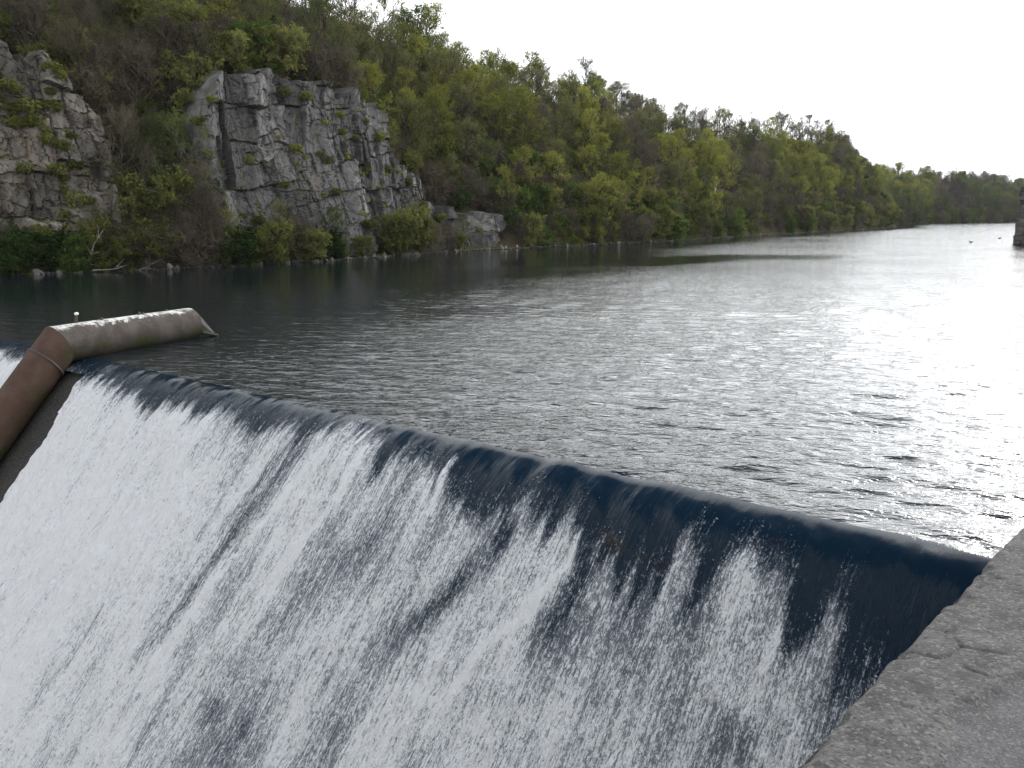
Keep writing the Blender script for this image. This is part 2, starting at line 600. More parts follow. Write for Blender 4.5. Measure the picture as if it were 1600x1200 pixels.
S_COL = np.concatenate([np.arange(-4.2, 27, 0.05), np.arange(27.2, 66, 0.5)])
U_ROW = [0.0]
while U_ROW[-1] < 1500:
    U_ROW.append(U_ROW[-1] + 0.045 + (0.0055 if U_ROW[-1] < 60 else 0.02) * U_ROW[-1])
U_ROW = np.array(U_ROW)
S_RES = np.concatenate([np.arange(-4.2, 27, 0.10), np.arange(27.2, 66, 0.5)])
sg, ug = np.meshgrid(S_RES, U_ROW)
hd = np.radians(np.interp(S_RES, [-4.2, 10, 30, 66], [62, 47, 36, 28]))
x0, y0 = wxy(S_RES, -0.2)
X = x0[None] + np.sin(hd)[None] * ug
Y = y0[None] + np.cos(hd)[None] * ug
r_ = (X - P0[0]) * D[0] + (Y - P0[1]) * D[1]
gustf = 0.45 + 0.95 * fbm(X * 0.05, Y * 0.03, 5, 3)
cell = 0.05 + 0.0062 * ug
near = ug < 140
Z = prof_z(r_)
Zw = np.zeros_like(Z)
nr = int(near[:, 0].sum())
Zw[:nr] = wave_h(X[:nr], Y[:nr], cell[:nr])
calm = 1.0 - 0.75 * np.exp(-np.maximum(sg - 17, 0) ** 2 * 0 - ((sg - 20.5) / 4.0) ** 2) * np.exp(-ug / 7)
# the lee under the left bank is calm; elongated slicks lie across the channel
bank_l = np.array([(-72., 16.), (-41., 50.)] + [tuple(px(*q)[:2]) for q in [(0, 430), (320, 418), (620, 400), (800, 388), (1000, 379), (1200, 367), (1395, 356)]] + [(160., 350.), (300., 560.)])
ah_ = X * math.sin(math.radians(39)) + Y * math.cos(math.radians(39))
ch_ = X * math.cos(math.radians(39)) - Y * math.sin(math.radians(39))
bl_a = bank_l[:, 0] * math.sin(math.radians(39)) + bank_l[:, 1] * math.cos(math.radians(39))
bl_c = bank_l[:, 0] * math.cos(math.radians(39)) - bank_l[:, 1] * math.sin(math.radians(39))
off_bank = ch_ - np.interp(ah_, bl_a, bl_c)
lw_ = np.interp(ah_, [20, 60, 100, 140], [66, 52, 22, 12])
lee_f = 0.12 + 0.88 * sstep((off_bank + 0.3 * lw_ * (fbm(ah_ * 0.03, ch_ * 0.15, 55, 3) - 0.5)) / lw_, 0.15, 1.0)
_sl = px(1090, 404)[:2]
_u, _v = X - _sl[0], Y - _sl[1]
_e = np.hypot((_u * math.sin(math.radians(62)) + _v * math.cos(math.radians(62))) / 26, (_u * math.cos(math.radians(62)) - _v * math.sin(math.radians(62))) / 8)
lee_f *= 1 - 0.6 * (1 - sstep(_e + 1.2 * (fbm(ah_ * 0.15, ch_ * 0.3, 57, 3) - 0.5), 0.5, 1.15))
Zw *= lee_f
Zw *= gustf * calm * (0.55 + 0.45 * sstep(ug, 0.0, 2.0))
# ridges carried over the lip
ridge = (fbm(sg * 1.6, ug * 0.15, 91, 3) - 0.5) * 0.045
Z = Z + Zw + ridge * np.exp(-ug / 0.8)
lip_row = np.interp(S_COL, S_RES, (Zw + ridge)[0])
V = np.stack([X, Y, Z], -1).reshape(-1, 3)
me = mesh_np('river_water', V, [grid_faces(*X.shape)[:, ::-1]], [M['reservoir']], smooth_shade=True, attrs={'wind': lee_f.ravel()})
link('river_water', me, kind='structure')

# ------------------------------------------------------------------ falling water
ons = [(60, 560), (112, 572), (150, 588), (200, 600), (245, 632), (262, 618), (290, 628), (330, 640), (352, 628), (385, 655), (412, 672),
       (440, 668), (470, 652), (505, 672), (545, 660), (585, 658), (610, 690), (650, 712), (700, 735), (717, 715), (740, 765), (790, 790),
       (828, 784), (860, 800), (892, 815), (912, 858), (960, 866), (1010, 884), (1045, 895), (1084, 825), (1100, 885), (1140, 868),
       (1190, 862), (1225, 872), (1240, 950), (1280, 985), (1330, 1000), (1352, 1080), (1310, 1180)]
op = np.array([pix_face(*q) for q in ons])
op = np.concatenate([op[op[:, 0] > 1.0], [[0.85, 1.95], [0.6, 2.6], [0.2, 3.4], [-4, 4.0]]])
op = op[np.argsort(op[:, 0])]
Lr = np.concatenate([np.arange(0, 3.2, 0.04), np.arange(3.2, LT[-1], 0.055)])
sg, lg = np.meshgrid(S_COL, Lr)
rg = r_of_l(lg)
X, Y = wxy(sg, rg)
Z = prof_z(rg)
onset = np.interp(S_COL, op[:, 0], op[:, 1])
g2 = np.random.default_rng(11)
jag = ((vnoise(S_COL * 7 + 2 * vnoise(S_COL * 1.3, 0, 2), 0, 3) - 0.5) * 0.8 + (vnoise(S_COL * 18, 0, 4) - 0.5) * 0.5) * (0.3 + 1.4 * vnoise(S_COL * 0.8, 0, 6)) + (vnoise(S_COL * 2.2, 0, 5) - 0.5) * 0.5
jag *= np.interp(S_COL, [-4, 1, 4, 13, 17, 30], [0.75, 0.75, 0.7, 0.7, 0.5, 0.5])
on = onset + jag
dl = lg - on[None]
dens = np.interp(S_COL, [-4, 0.5, 2, 4, 7, 10, 13, 16, 18, 30], [0.48, 0.52, 0.58, 0.59, 0.61, 0.64, 0.74, 0.92, 0.98, 0.98])[None]
foam = -0.35 + (dens + 0.35) * sstep(dl, -0.40, 0.60)
# scattered first drops above the tearing line
foam = np.maximum(foam, -0.35 + 0.45 * sstep(dl, -0.9, 0.1))
# slow thickening on the way down, long streaks, soft clots
foam += 0.10 * sstep(dl, 0.3, 4.0) * (dl > 0)
streak = (vnoise(sg * 3.1 + 0.25 * (vnoise(sg * 0.7, lg * 0.5, 8) - .5), lg * 0.16, 21) - 0.5) * 0.26 + (vnoise(sg * 8.0, lg * 0.34, 22) - 0.5) * 0.20
clot = (fbm(sg * 1.3, lg * 0.75, 31, 4) - 0.5) * 0.52
w_on = sstep(dl, 0.0, 0.6)
foam += (streak + clot) * w_on * np.interp(S_COL, [-4, 14, 19, 30], [1, 1, 0.8, 0.7])[None]
for pts, wid, amt in [
    ([(480, 690), (390, 800), (290, 940), (200, 1050), (110, 1180)], 0.19, -0.32),
    ([(440, 700), (330, 850), (250, 960)], 0.12, -0.25),
    ([(160, 960), (60, 1090)], 0.12, -0.35),
    ([(650, 735), (560, 850), (480, 960)], 0.45, -0.22),
    ([(800, 820), (700, 930), (630, 990)], 0.28, -0.38),
    ([(930, 870), (850, 990)], 0.20, -0.30),
    ([(1010, 900), (985, 960)], 0.25, -0.22),
    ([(1110, 890), (1070, 960)], 0.14, -0.30),
    ([(1255, 930), (1210, 1060)], 0.12, -0.18),
    ([(340, 1090), (270, 1190)], 0.55, -0.25),
    ([(420, 1060), (350, 1190)], 0.35, -0.22),
    ([(1160, 1120), (1120, 1200)], 0.3, -0.2),
    ([(500, 700), (400, 830), (250, 1020)], 0.09, 0.35),
    ([(590, 680), (520, 790), (440, 880)], 0.10, 0.35),
    ([(905, 830), (885, 890), (830, 950), (760, 1010), (700, 1090)], 0.11, 0.40),
    ([(840, 790), (800, 870), (740, 960)], 0.3, 0.15),
    ([(1180, 860), (1140, 960)], 0.18, 0.30),
    ([(1084, 822), (1058, 870)], 0.05, 0.75),
    ([(717, 712), (690, 760)], 0.06, 0.75),
    ([(1225, 970), (1200, 1060)], 0.10, 0.25),
]:
    q = np.array([pix_face(*p) for p in pts])
    q = q[np.argsort(q[:, 1])]
    sc_ = np.interp(Lr, q[:, 1], q[:, 0])
    along = sstep(Lr, q[0, 1] - 0.25, q[0, 1] + 0.25) * (1 - sstep(Lr, q[-1, 1] - 0.3, q[-1, 1] + 0.9))
    foam += amt * along[:, None] * np.exp(-((sg - sc_[:, None] + 0.25 * (fbm(lg * 0.9, sg * 0.3, 77, 3) - .5)) / wid) ** 2) * (0.4 + 1.2 * fbm(lg * 1.4, sg * 2.0, 78, 3))
PIPE_S = sr(px(100, 552, 0.3))[0]
# calm glassy sheet hugging the pipe
foam -= 0.0
fm = np.clip(foam, 0, 1)
lump = (vnoise(sg * 9, lg * 3.4, 41) + 0.6 * vnoise(sg * 18, lg * 7.5, 42) + 0.8 * fbm(sg * 2.2, lg * 0.7, 43, 2) - 1.1)
disp = lump * (0.010 + 0.075 * fm)
disp += ((fbm(sg * 1.6, lg * 0.15, 91, 3) - 0.5) * 0.06 + (vnoise(sg * 2.6 + lg * 1.9, lg * 0.8, 93) - 0.5) * 0.05 + (vnoise(sg * 6 + lg * 3.5, lg * 1.2, 94) - 0.5) * 0.018) * np.exp(-((lg - 1.0) / 1.2) ** 2) * sstep(lg, 0, 0.3)
nzr, nzz = np.gradient(rg, axis=0), np.gradient(Z, axis=0)
nl = np.hypot(nzr, nzz)
nzr, nzz = nzr / nl, nzz / nl                       # tangent; normal = (-tz, tr) in (r, z)
fade = sstep(lg, 0.0, 0.4)
rr = rg + -nzz * disp * fade
Zf = Z + nzr * disp * fade + lip_row[None] * (1 - sstep(lg, 0, 2.2))
X, Y = wxy(sg, rr)
V = np.stack([X, Y, Zf], -1).reshape(-1, 3)
gfw = grid_faces(*X.shape)
lo_ = PIPE_S - 0.45 - 0.30 * sstep(lg, 0.7, 3.0)
hole = ((sg > lo_) & (sg < PIPE_S + 1.0) & (lg > 0.75)).ravel()[gfw].all(1)
gfw = gfw[~hole]
me = mesh_np('waterfall', V, [gfw], [M['fall']], smooth_shade=True,
             uv=np.stack([sg.ravel(), lg.ravel()], 1), attrs={'foam': foam.ravel()})
link('waterfall', me, kind='structure')

# spray: torn drops just above the foam
g3 = np.random.default_rng(5)
nd = 26000
ii = g3.integers(0, len(Lr), nd * 4)
jj = g3.integers(0, np.searchsorted(S_COL, 27), nd * 4)
ok = g3.random(nd * 4) < np.clip(foam[ii, jj] + 0.16, 0, 0.8) * np.exp(-np.maximum(dl[ii, jj], 0) / 2.5)
ok &= ~((sg[ii, jj] > lo_[ii, jj] - 0.1) & (sg[ii, jj] < PIPE_S + 1.1) & (lg[ii, jj] > 0.7))
ii, jj = ii[ok][:nd], jj[ok][:nd]
n_ = len(ii)
base = V.reshape(*X.shape, 3)[ii, jj] + g3.normal(0, 0.03, (n_, 3))
hgt = np.abs(g3.normal(0, 0.035, n_))
base[:, 0] += D[0] * 0.75 * hgt; base[:, 1] += D[1] * 0.75 * hgt; base[:, 2] += 0.66 * hgt
tet = np.array([[1, 1, 1], [-1, -1, 1], [-1, 1, -1], [1, -1, -1]], float)
sz = np.exp(g3.normal(math.log(0.0065), 0.4, n_))
rt = g3.normal(0, 1, (n_, 1, 3)) * 0.3 + tet[None]
VV = base[:, None] + rt * sz[:, None, None]
fall = np.array([D[0] * 0.65, D[1] * 0.65, -0.75])
VV[:, 0] += fall * sz[:, None] * 2.5
tf = np.array([[0, 1, 2], [0, 3, 1], [0, 2, 3], [1, 3, 2]])
me = mesh_np('water_spray', VV.reshape(-1, 3), [(np.arange(n_)[:, None, None] * 4 + tf[None]).reshape(-1, 3)], [M['spray']])
link('water_spray', me, kind='stuff')

# weir body under the sheet
rw = np.concatenate([[-1.6, -1.2], np.arange(-0.8, 9.3, 0.3), [9.6]])
zw = prof_z(rw) - 0.16
zw[0] = -12
zw[-1] = -12.5
sw = np.arange(-4, 66.1, 2.0)
sg2, rg2 = np.meshgrid(sw, rw)
Xw, Yw = wxy(sg2, rg2)
V = np.stack([Xw, Yw, np.repeat(zw[:, None], len(sw), 1)], -1).reshape(-1, 3)
link('weir', mesh_np('weir', V, [grid_faces(*Xw.shape)], [M['weir_concrete']]),
     label='sloping concrete weir hidden under the sheet of falling water', category='weir')
# pool below the fall
xa, ya = wxy(np.array([-40, 66, 66, -40.]), np.array([8.8, 8.8, 140, 140.]))
link('river_pool', mesh_np('river_pool', np.stack([xa, ya, np.full(4, -9.9)], 1), [np.array([[0, 1, 2, 3]])], [M['reservoir']]), kind='structure')

# ------------------------------------------------------------------ near abutment wall
ZW = 2.4
E0 = px(1230, 1200, ZW)[:2]
E1 = px(1562, 852, ZW)[:2]
WD = (E1 - E0) / np.linalg.norm(E1 - E0)            # upstream along the wall
WR = np.array([WD[1], -WD[0]])                      # to the right
eg = np.concatenate([np.arange(-9, -1.2, 0.25), np.arange(-1.2, -0.3, 0.03), np.arange(-0.3, 4.6, 0.009), np.arange(4.62, 5.5, 0.03), np.arange(5.6, 16, 0.25)])
down = np.array([12, 8, 5, 3.5, 2.4, 1.7, 1.2, 0.8, 0.5, 0.3, 0.18, 0.11, 0.07])
arc = np.linspace(0, math.pi / 2, 6)
fr = 0.045
fcol = [(0.0, -d) for d in down] + [(fr - fr * math.cos(a), -fr + fr * math.sin(a)) for a in arc] + \
       [(f, 0.0) for f in np.concatenate([np.arange(0.055, 1.9, 0.009), np.arange(1.92, 2.6, 0.03), np.arange(2.7, 4.6, 0.2)])] + [(4.6, -3.0), (4.6, -12)]
fcol = np.array(fcol)
ee, ff = np.meshgrid(eg, fcol[:, 0], indexing='ij')
zz = np.repeat(fcol[None, :, 1], len(eg), 0)
edge = (fbm(eg * 0.9, 0 * eg, 61, 4) - 0.5) * 0.045 + (fbm(eg * 9, 0 * eg, 62, 3) - 0.5) * 0.020
edge -= 0.05 * np.exp(-((eg - 1.45) / 0.10) ** 2) * 0
near_e = np.exp(-ff / 0.35)
ff = ff + edge[:, None] * near_e
topm = (zz > -0.06)
hz = (fbm(ee * 0.8, ff * 0.8, 63, 4) - 0.5) * 0.014 + (fbm(ee * 5, ff * 5, 64, 4) - 0.5) * 0.005 + (fbm(ee * 22, ff * 22, 65, 2) - 0.5) * 0.004
# edge chips
chip = np.clip(fbm(ee * 4.5, ff * 4.5, 66, 3) - 0.62, 0, 1) * 0.30 * np.exp(-ff / 0.10)
hz -= chip


def wall_ef(x, y):
    q = px(x, y, ZW)[:2] - E0
    return q @ WD, q @ WR


def crop(cx, cy): return 1200 + 0.35 * cx, 780 + 0.35 * cy


def carve(pts, width, depth, jit=0.008, seed=0):
    q = np.array([wall_ef(*crop(*p)) for p in pts])
    dmin = np.full(ee.shape, 9.0)
    je = ee + (fbm(ee * 9, ff * 9, 71 + seed, 3) - 0.5) * jit * 4
    jf = ff + (fbm(ee * 9, ff * 9, 72 + seed, 3) - 0.5) * jit * 4
    for a_, b_ in zip(q[:-1], q[1:]):
        ab = b_ - a_
        tt = np.clip(((je - a_[0]) * ab[0] + (jf - a_[1]) * ab[1]) / (ab @ ab), 0, 1)
        dmin = np.minimum(dmin, np.hypot(je - a_[0] - tt * ab[0], jf - a_[1] - tt * ab[1]))
    return -depth * np.exp(-(dmin / width) ** 2)


hz += carve([(575, 684), (660, 686), (750, 710), (800, 690), (862, 655)], 0.0055, 0.014)
hz += carve([(862, 655), (830, 620), (780, 575)], 0.005, 0.009, seed=2)
hz += carve([(862, 655), (960, 675), (1060, 692)], 0.005, 0.010, seed=3)
hz += carve([(870, 745), (930, 775), (985, 795)], 0.006, 0.012, seed=4)
hz += carve([(560, 835), (650, 825)], 0.005, 0.006, seed=5)
hz += carve([(590, 920), (700, 975), (800, 1030)], 0.006, 0.005, seed=6)
for k_, yy in enumerate((320, 365, 400, 440, 480)):   # board-marked ridges near the far end
    hz += carve([(840 + 20 * k_, yy), (1000, yy + 8), (1143, yy + 22)], 0.006, 0.004, seed=10 + k_)
# worn step: right of this line the skin has gone and a lower bed of mortar shows
q = np.array([wall_ef(*crop(*p)) for p in [(620, 1260), (790, 1045), (850, 960), (930, 850), (1010, 770), (1080, 720), (1150, 640), (1230, 560)]])
o_ = np.argsort(q[:, 0])
fb = np.interp(ee, q[o_, 0], q[o_, 1]) + (fbm(ee * 3, ff * 3, 81, 4) - 0.5) * 0.22
stepm = sstep(ff - fb, -0.02, 0.035)
hz = hz * (1 - 0.75 * stepm) - 0.02 * stepm
zz2 = zz + np.where(topm, hz, 0.0)
side = (~topm) & (ff < 2)
ff2 = ff + np.where(side, (fbm(ee * 1.5, zz * 1.5, 67, 4) - 0.5) * 0.06, 0)
Xw = E0[0] + WD[0] * ee + WR[0] * ff2
Yw = E0[1] + WD[1] * ee + WR[1] * ff2
V = np.stack([Xw, Yw, ZW + zz2], -1).reshape(-1, 3)
gf = grid_faces(*Xw.shape)
is_m = (stepm.ravel()[gf].mean(1) > 0.5) & (topm.ravel()[gf].all(1)) & (ee.ravel()[gf].min(1) > -2.5)
wall = link('abutment_wall', mesh_np('abutment_wall', V, [gf[~is_m][:, ::-1]], [M['concrete']], smooth_shade=True),
            label='weathered concrete wall top with cracks at the near end of the weir', category='wall')
used, inv = np.unique(gf[is_m], return_inverse=True)
link('mortar_patch', mesh_np('mortar_patch', V[used], [inv.reshape(-1, 4)[:, ::-1]], [M['mortar']], smooth_shade=True), parent=wall)


# ground behind the wall and the low right bank, outside the frame
def strip(name, pts, z, mat):
    P = np.array(pts, float)
    V = np.concatenate([np.c_[P, np.full(len(P), z)], np.c_[P, np.full(len(P), -13.0)]])
    n = len(P)
    f = [np.arange(n)[None]] if n == 4 else None
    side_ = np.array([[i, (i + 1) % n, (i + 1) % n + n, i + n] for i in range(n)])
    return mesh_np(name, V, [side_, np.arange(n)[None]], [mat])


a1 = E0 + WD * 15.5 + WR * 0.8
a0 = E0 - WD * 8.5 + WR * 3.0
pier_c = px(1592, 382)[:2]
bank = [a0, a0 + WR * 60, np.array([300, 40.]), np.array([600, 420.]), np.array([330, 330.]), np.array([130, 148.]), pier_c + np.array([22, -2.]), np.array([46, 52.]), a1]
link('right_bank', strip('right_bank', bank, 2.15, M['soil']), kind='structure')

# ------------------------------------------------------------------ left bank: shoreline, hill
shore_px = [(0, 430), (160, 424), (320, 418), (430, 412), (530, 406), (620, 400), (690, 394), (800, 388), (900, 384),
            (1000, 379), (1100, 373), (1200, 367), (1300, 361), (1395, 356)]
SH = np.array([(-72., 16.), (-60., 29.), (-50., 40.), (-41., 50.)] + [tuple(px(*q)[:2]) for q in shore_px] + [(124., 277.), (140., 313.), (162., 362.)])
AA = np.concatenate([[0], np.cumsum(np.hypot(*np.diff(SH, axis=0).T))])
AD = np.linspace(0, AA[-1], 1200)
_sx, _sy = np.interp(AD, AA, SH[:, 0]), np.interp(AD, AA, SH[:, 1])
ker = np.hanning(41); ker /= ker.sum()


def smooth1(v):
    return np.convolve(np.pad(v, 20, mode='reflect', reflect_type='odd'), ker, 'valid')


_sx, _sy = smooth1(_sx), smooth1(_sy)
_jog = (fbm(AD * 0.35, 0 * AD, 101, 3) - 0.5) * 1.6
_tip = AA[-4]
_ih = np.radians(np.interp(AD, [0, _tip - 110, _tip, AA[-1]], [-50, -50, -62, -64]))
_sx += np.sin(_ih) * _jog; _sy += np.cos(_ih) * _jog
_pxs = 800 + F * _sx / (_sy * CP + H * SP)
_pxs = np.where(AD > _tip, 1395 + (AD - _tip) * 0.2, _pxs)
AEND = AA[-1]


def shore(a): return np.interp(a, AD, _sx), np.interp(a, AD, _sy)
def a_px(x): return np.interp(x, _pxs[_sy > 25], AD[_sy > 25])
def px_a(a): return np.interp(a, AD[_sy > 25], _pxs[_sy > 25])


def inland(a, q):
    x, y = shore(a)
    h_ = np.interp(a, AD, _ih)
    return x + np.sin(h_) * q, y + np.cos(h_) * q


# cliffs: skyline of bare rock in photo pixels -> height over the water
def cliff_prof(pts):
    out = []
    for x, y in pts:
        a = a_px(x) if x > -60 else a_px(0) + (x / 400.0) * 22
        X_, Y_ = inland(a, 2.0)
        out.append((a, z_at(y, Y_)))
    return np.array(out)


CL_MAIN = cliff_prof([(336, 250), (344, 182), (364, 168), (376, 112), (392, 112), (412, 116), (460, 122), (520, 130), (565, 138), (608, 160), (628, 182), (634, 258),
                      (656, 264), (680, 288), (692, 325), (740, 338), (780, 334), (800, 345), (806, 372)])
CL_LEFT = cliff_prof([(-300, 40), (-150, 50), (0, 58), (60, 70), (95, 84), (135, 108), (175, 140), (205, 200), (222, 330)])


def cliff_top(a):
    z = np.zeros_like(a)
    for P in (CL_MAIN, CL_LEFT):
        z = np.maximum(z, np.interp(a, P[:, 0], P[:, 1], left=0, right=0))
    return z


RW = 36.0


def rwf(a):
    return np.interp(a, [0, _tip - 120, _tip - 10, AEND], [RW, RW, 22.0, 18.0])


# skyline of the wooded ridge: photo pixels -> height of the ground under the trees
_rx, _ry = inland(AD, rwf(AD))
_rpx = 800 + F * _rx / (_ry * CP + 15 * SP * 0 + H * SP)
_ok = _ry > 60
_sky = np.array([(660, 34), (700, 62), (760, 72), (830, 85), (900, 100), (950, 128), (1000, 150), (1050, 160), (1100, 168), (1150, 172), (1200, 178), (1250, 182), (1290, 195), (1320, 215), (1350, 240), (1372, 262), (1392, 300)], float)
_za = np.interp(_sky[:, 0], _rpx[_ok], AD[_ok])
_zz = z_at(_sky[:, 1], np.interp(_za, AD, _ry)) - np.interp(_sky[:, 0], [660, 1050, 1150, 1260, 1300, 1400], [12.3, 12.3, 10.8, 11.5, 14.5, 12])
_a600 = float(np.interp(600, _rpx[_ok], AD[_ok]))
_za = np.concatenate([[0, _a600 - 12], _za])
_zz = np.concatenate([[27, 27], _zz])


def ridge_z(a):
    return np.maximum(np.interp(a, _za, _zz), 1.5)


def terrain(a, q):
    a = np.asarray(a, float); q = np.asarray(q, float)
    zr = ridge_z(a)
    zc = np.minimum(cliff_top(a) - 0.35, zr - 0.5)
    qr = q
    q = np.where(q > 0, q * RW / rwf(a), q)
    u = np.clip(q / RW, 0, 1)
    hill_ = zr * (1 - (1 - u) ** 1.6) + 0.35 * sstep(q, 0, 0.8) - 0.6 * (1 - sstep(q, -0.5, 0.6))
    u2 = np.clip((q - 4.0) / (RW - 4.0), 0, 1)
    cl = np.where(q < 3.4, 0.25 * sstep(q, 0, 1) - 0.6 * (1 - sstep(q, -0.5, 0.6)), zc + (zr - zc) * (1 - (1 - u2) ** 1.35))
    cl = np.where((q >= 3.4) & (q < 4.0), 0.25 + (zc - 0.25) * (q - 3.4) / 0.6, cl)
    w = sstep(cliff_top(a), 1.5, 4.5)
    z = np.maximum(hill_ * (1 - w) + cl * w, np.minimum(hill_, cl))
    z = z + (fbm(a * 0.12, q * 0.12, 111, 4) - 0.5) * 3.0 * sstep(q, 4, 12)
    z = z - 0.10 * np.maximum(qr - rwf(a), 0)
    # nose of the headland
    z = np.where(q > -0.4, z * sstep(AEND - a, -2, 14) - 0.8 * (1 - sstep(AEND - a, 0, 4)), z)
    return z


ag = np.concatenate([np.arange(0, 150, 0.6), np.arange(150, AEND, 1.2), [AEND]])
qg = np.concatenate([[-6, -2, -1, -0.5, 0, 0.4, 0.8, 1.4, 2.2, 3.0, 3.4, 3.6, 3.8, 4.0, 4.4, 5], np.arange(6, 44, 1.2), np.arange(46, 100, 6)])
ag2, qg2 = np.meshgrid(ag, qg, indexing='ij')
Xh, Yh = inland(ag2, qg2)
Zh = terrain(ag2, qg2)
Zh[:, 0] = -6; Zh[:, 1] = -2.5; Zh[:, 2] = -1.2
V = np.stack([Xh, Yh, Zh], -1).reshape(-1, 3)
link('hill', mesh_np('hill', V, [grid_faces(*Xh.shape)[:, ::-1]], [M['soil']], smooth_shade=True), kind='structure')

# far hill beyond the headland
FS = np.array([(70., 330.), (120., 322.), tuple(px(1400, 350.2)[:2]), tuple(px(1490, 348.6)[:2]), tuple(px(1580, 347.2)[:2]), (350., 540.), (520., 640.), (760., 700.)])
FA = np.concatenate([[0], np.cumsum(np.hypot(*np.diff(FS, axis=0).T))])
FI = np.array([math.sin(math.radians(-42)), math.cos(math.radians(-42))])
fa = np.linspace(0, FA[-1], 160)
fq = np.array([-12, -3, 0, 1, 2, 4, 7, 11, 16, 22, 30, 40, 60, 90, 150, 300.])
fa2, fq2 = np.meshgrid(fa, fq, indexing='ij')


def far_xy(a, q):
    return np.interp(a, FA, FS[:, 0]) + FI[0] * q, np.interp(a, FA, FS[:, 1]) + FI[1] * q


def far_z(a, q):
    zr = np.interp(a, [0, FA[2], FA[4], FA[6], FA[-1]], [12, 13, 13, 13, 12])
    return np.where(q < 0, q * 0.4, zr * (1 - (1 - np.clip(q / 34, 0, 1)) ** 1.7) + (fbm(a * 0.05, q * 0.05, 120, 3) - 0.5) * 3 * sstep(q, 1, 12)) - 0.06 * np.maximum(q - 40, 0)


Xf, Yf = far_xy(fa2, fq2)
V = np.stack([Xf, Yf, far_z(fa2, fq2)], -1).reshape(-1, 3)
link('far_hill', mesh_np('far_hill', V, [grid_faces(*Xf.shape)[:, ::-1]], [M['soil']], smooth_shade=True), kind='structure')


# ------------------------------------------------------------------ cliffs of jointed rock blocks
def split_rects(rect, mn, mx, g, aspect=0.62):
    out, todo = [], [rect]
    while todo:
        x0, y0, x1, y1 = todo.pop()
        w, h = x1 - x0, y1 - y0
        stop = g.uniform(mn, mx)
        if max(w, h * aspect) < stop:
            out.append((x0, y0, x1, y1))
            continue
        f = g.uniform(0.3, 0.7)
        if w > h * aspect * g.uniform(0.75, 1.3):
            todo += [(x0, y0, x0 + w * f, y1), (x0 + w * f, y0, x1, y1)]
        else:
            todo += [(x0, y0, x1, y0 + h * f), (x0, y0 + h * f, x1, y1)]
    return out


